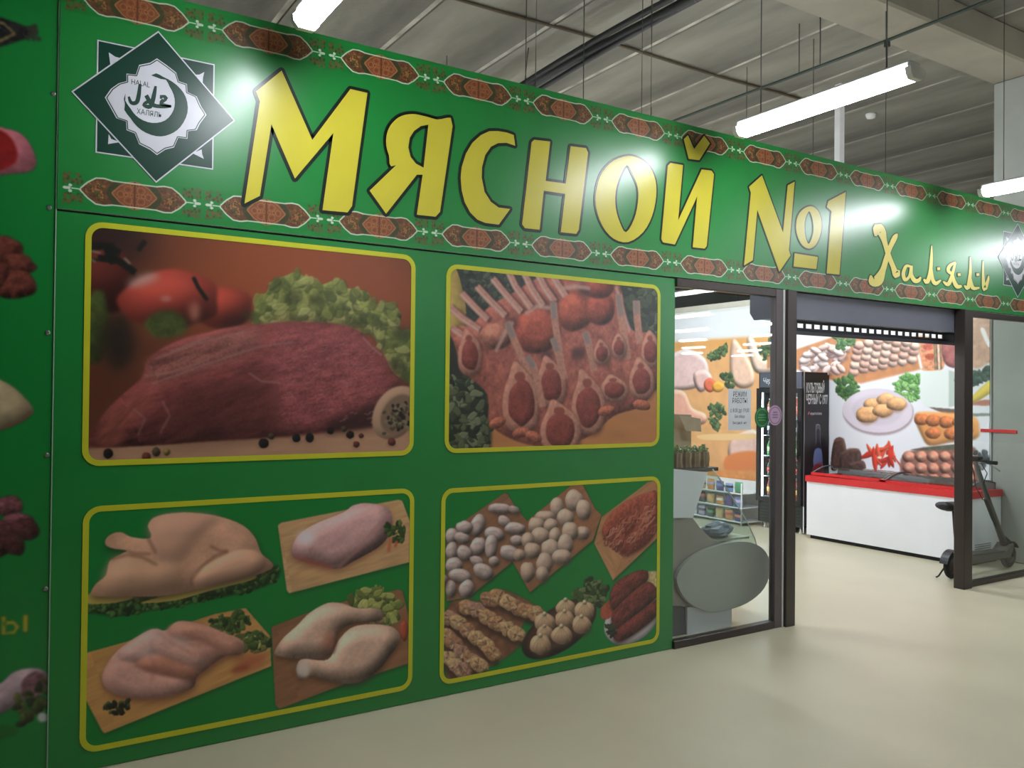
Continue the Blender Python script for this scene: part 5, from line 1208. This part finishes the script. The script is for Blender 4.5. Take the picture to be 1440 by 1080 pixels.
# ------------------------------------------------------------------ services under the ceiling
t = thing('cable_bundle', 'thick dark bundle of cables running towards the sign under the ceiling', 'cable', (5.0, 6.0, 5.1))
for i, (dx, dz, r_) in enumerate(((0, 0, 0.045), (0.075, 0.025, 0.036), (-0.07, 0.02, 0.03), (0.02, -0.06, 0.026))):
    k = MB(); k.tube([(4.93+dx+0.012*math.sin(y*1.3+i), y, 5.07+dz+0.025*math.sin(y*1.1+i*0.7)) for y in np.arange(2.0, 10.6, 0.4)], r_, 8); part(k, 'cable', mat('dark_cable', (44, 46, 44), 0.6), t)
for y in (5.02, 7.55):
    k = MB(); k.tube([(4.93, y, 5.0), (4.88, y, 5.05), (4.93, y, 5.5)], 0.006, 6); part(k, 'hanger', M_wire, t)
t = thing('conduit', 'thin dark green conduit crossing above the long lamp', 'pipe', (6.86, 5, 5.0))
k = MB(); k.tube([(6.88, y, 5.0+0.012*math.sin(y)) for y in np.arange(1.5, 9.8, 0.6)], 0.016, 8); part(k, 'tube', M_green_pipe, t)
for y in (4.1, 5.3, 5.55):
    k = MB(); k.tube([(6.88, y, 5.01), (6.88, y, 5.5)], 0.006, 6); part(k, 'hanger', M_wire, t)
k = MB(); k.box((6.862, 4.56, 4.93), (6.898, 4.60, 4.985)); part(k, 'bracket', M_green_pipe, t)
k = MB(); k.tube([(x, 6.93+0.02*math.sin(x*2), 5.478) for x in np.arange(2.2, 9.5, 0.5)], 0.016, 8); tag(k.build('ceiling_pipe', mat('rusty_pipe', (92, 80, 62), 0.8)), 'thin brown pipe running along the concrete ceiling above the sign', 'pipe')
k = MB(); k.lathe([(0.02, -0.065), (0.055, -0.055), (0.07, -0.02), (0.07, 0.0)], (9.87, 6.8, 5.5), 14); tag(k.build('smoke_detector', M_plastic), 'small round white smoke detector on the ceiling left of the column', 'smoke detector')
k = MB(); k.box((6.11, 4.50, 3.4), (6.17, 4.56, 4.42), bev=0.004); k = part(k, 'tube', M_plastic, thing('support_post', 'white square support post rising behind the sign below the long lamp', 'post', (6.14, 4.53, 3.4)))
post = k.parent
q = MB(); q.box((6.06, 4.405, 3.42), (6.22, 4.50, 3.60), bev=0.004); part(q, 'bracket', M_steel, post)
ws = [(3.6, 4.36, 'thin wire holding the sign above the letter С'), (2.08, 4.36, 'thin wire holding the sign above the letter Я'), (4.32, 4.75, 'first of two thin wires side by side right of the cable bundle'), (4.44, 4.75, 'second of two thin wires side by side right of the cable bundle'), (6.78, 4.6, 'thin wire hanging below the smoke detector')]
ws = [(on_front((753, 110), 4.36)[0], 4.36, 3.6, 'thin wire holding the sign at the end of the cable bundle'), (on_front((902, 160), 4.5)[0], 4.5, 3.5, 'left one of two thin wires hanging side by side above the sign'), (on_front((915, 165), 4.6)[0], 4.6, 3.5, 'right one of two thin wires hanging side by side above the sign'), (on_front((1245, 240), 4.5)[0], 4.5, 3.5, 'thin wire right of the white support post')]
for x, y, z0, lab in ws:
    k = MB(); k.tube([(x, y, z0), (x+0.004, y, 4.6), (x, y, 5.5 if not 4.4 < y < 4.92 else 5.19)], 0.004, 6); tag(k.build('hanging_wire', M_wire), lab, 'wire', 'thin wires hanging from the ceiling')
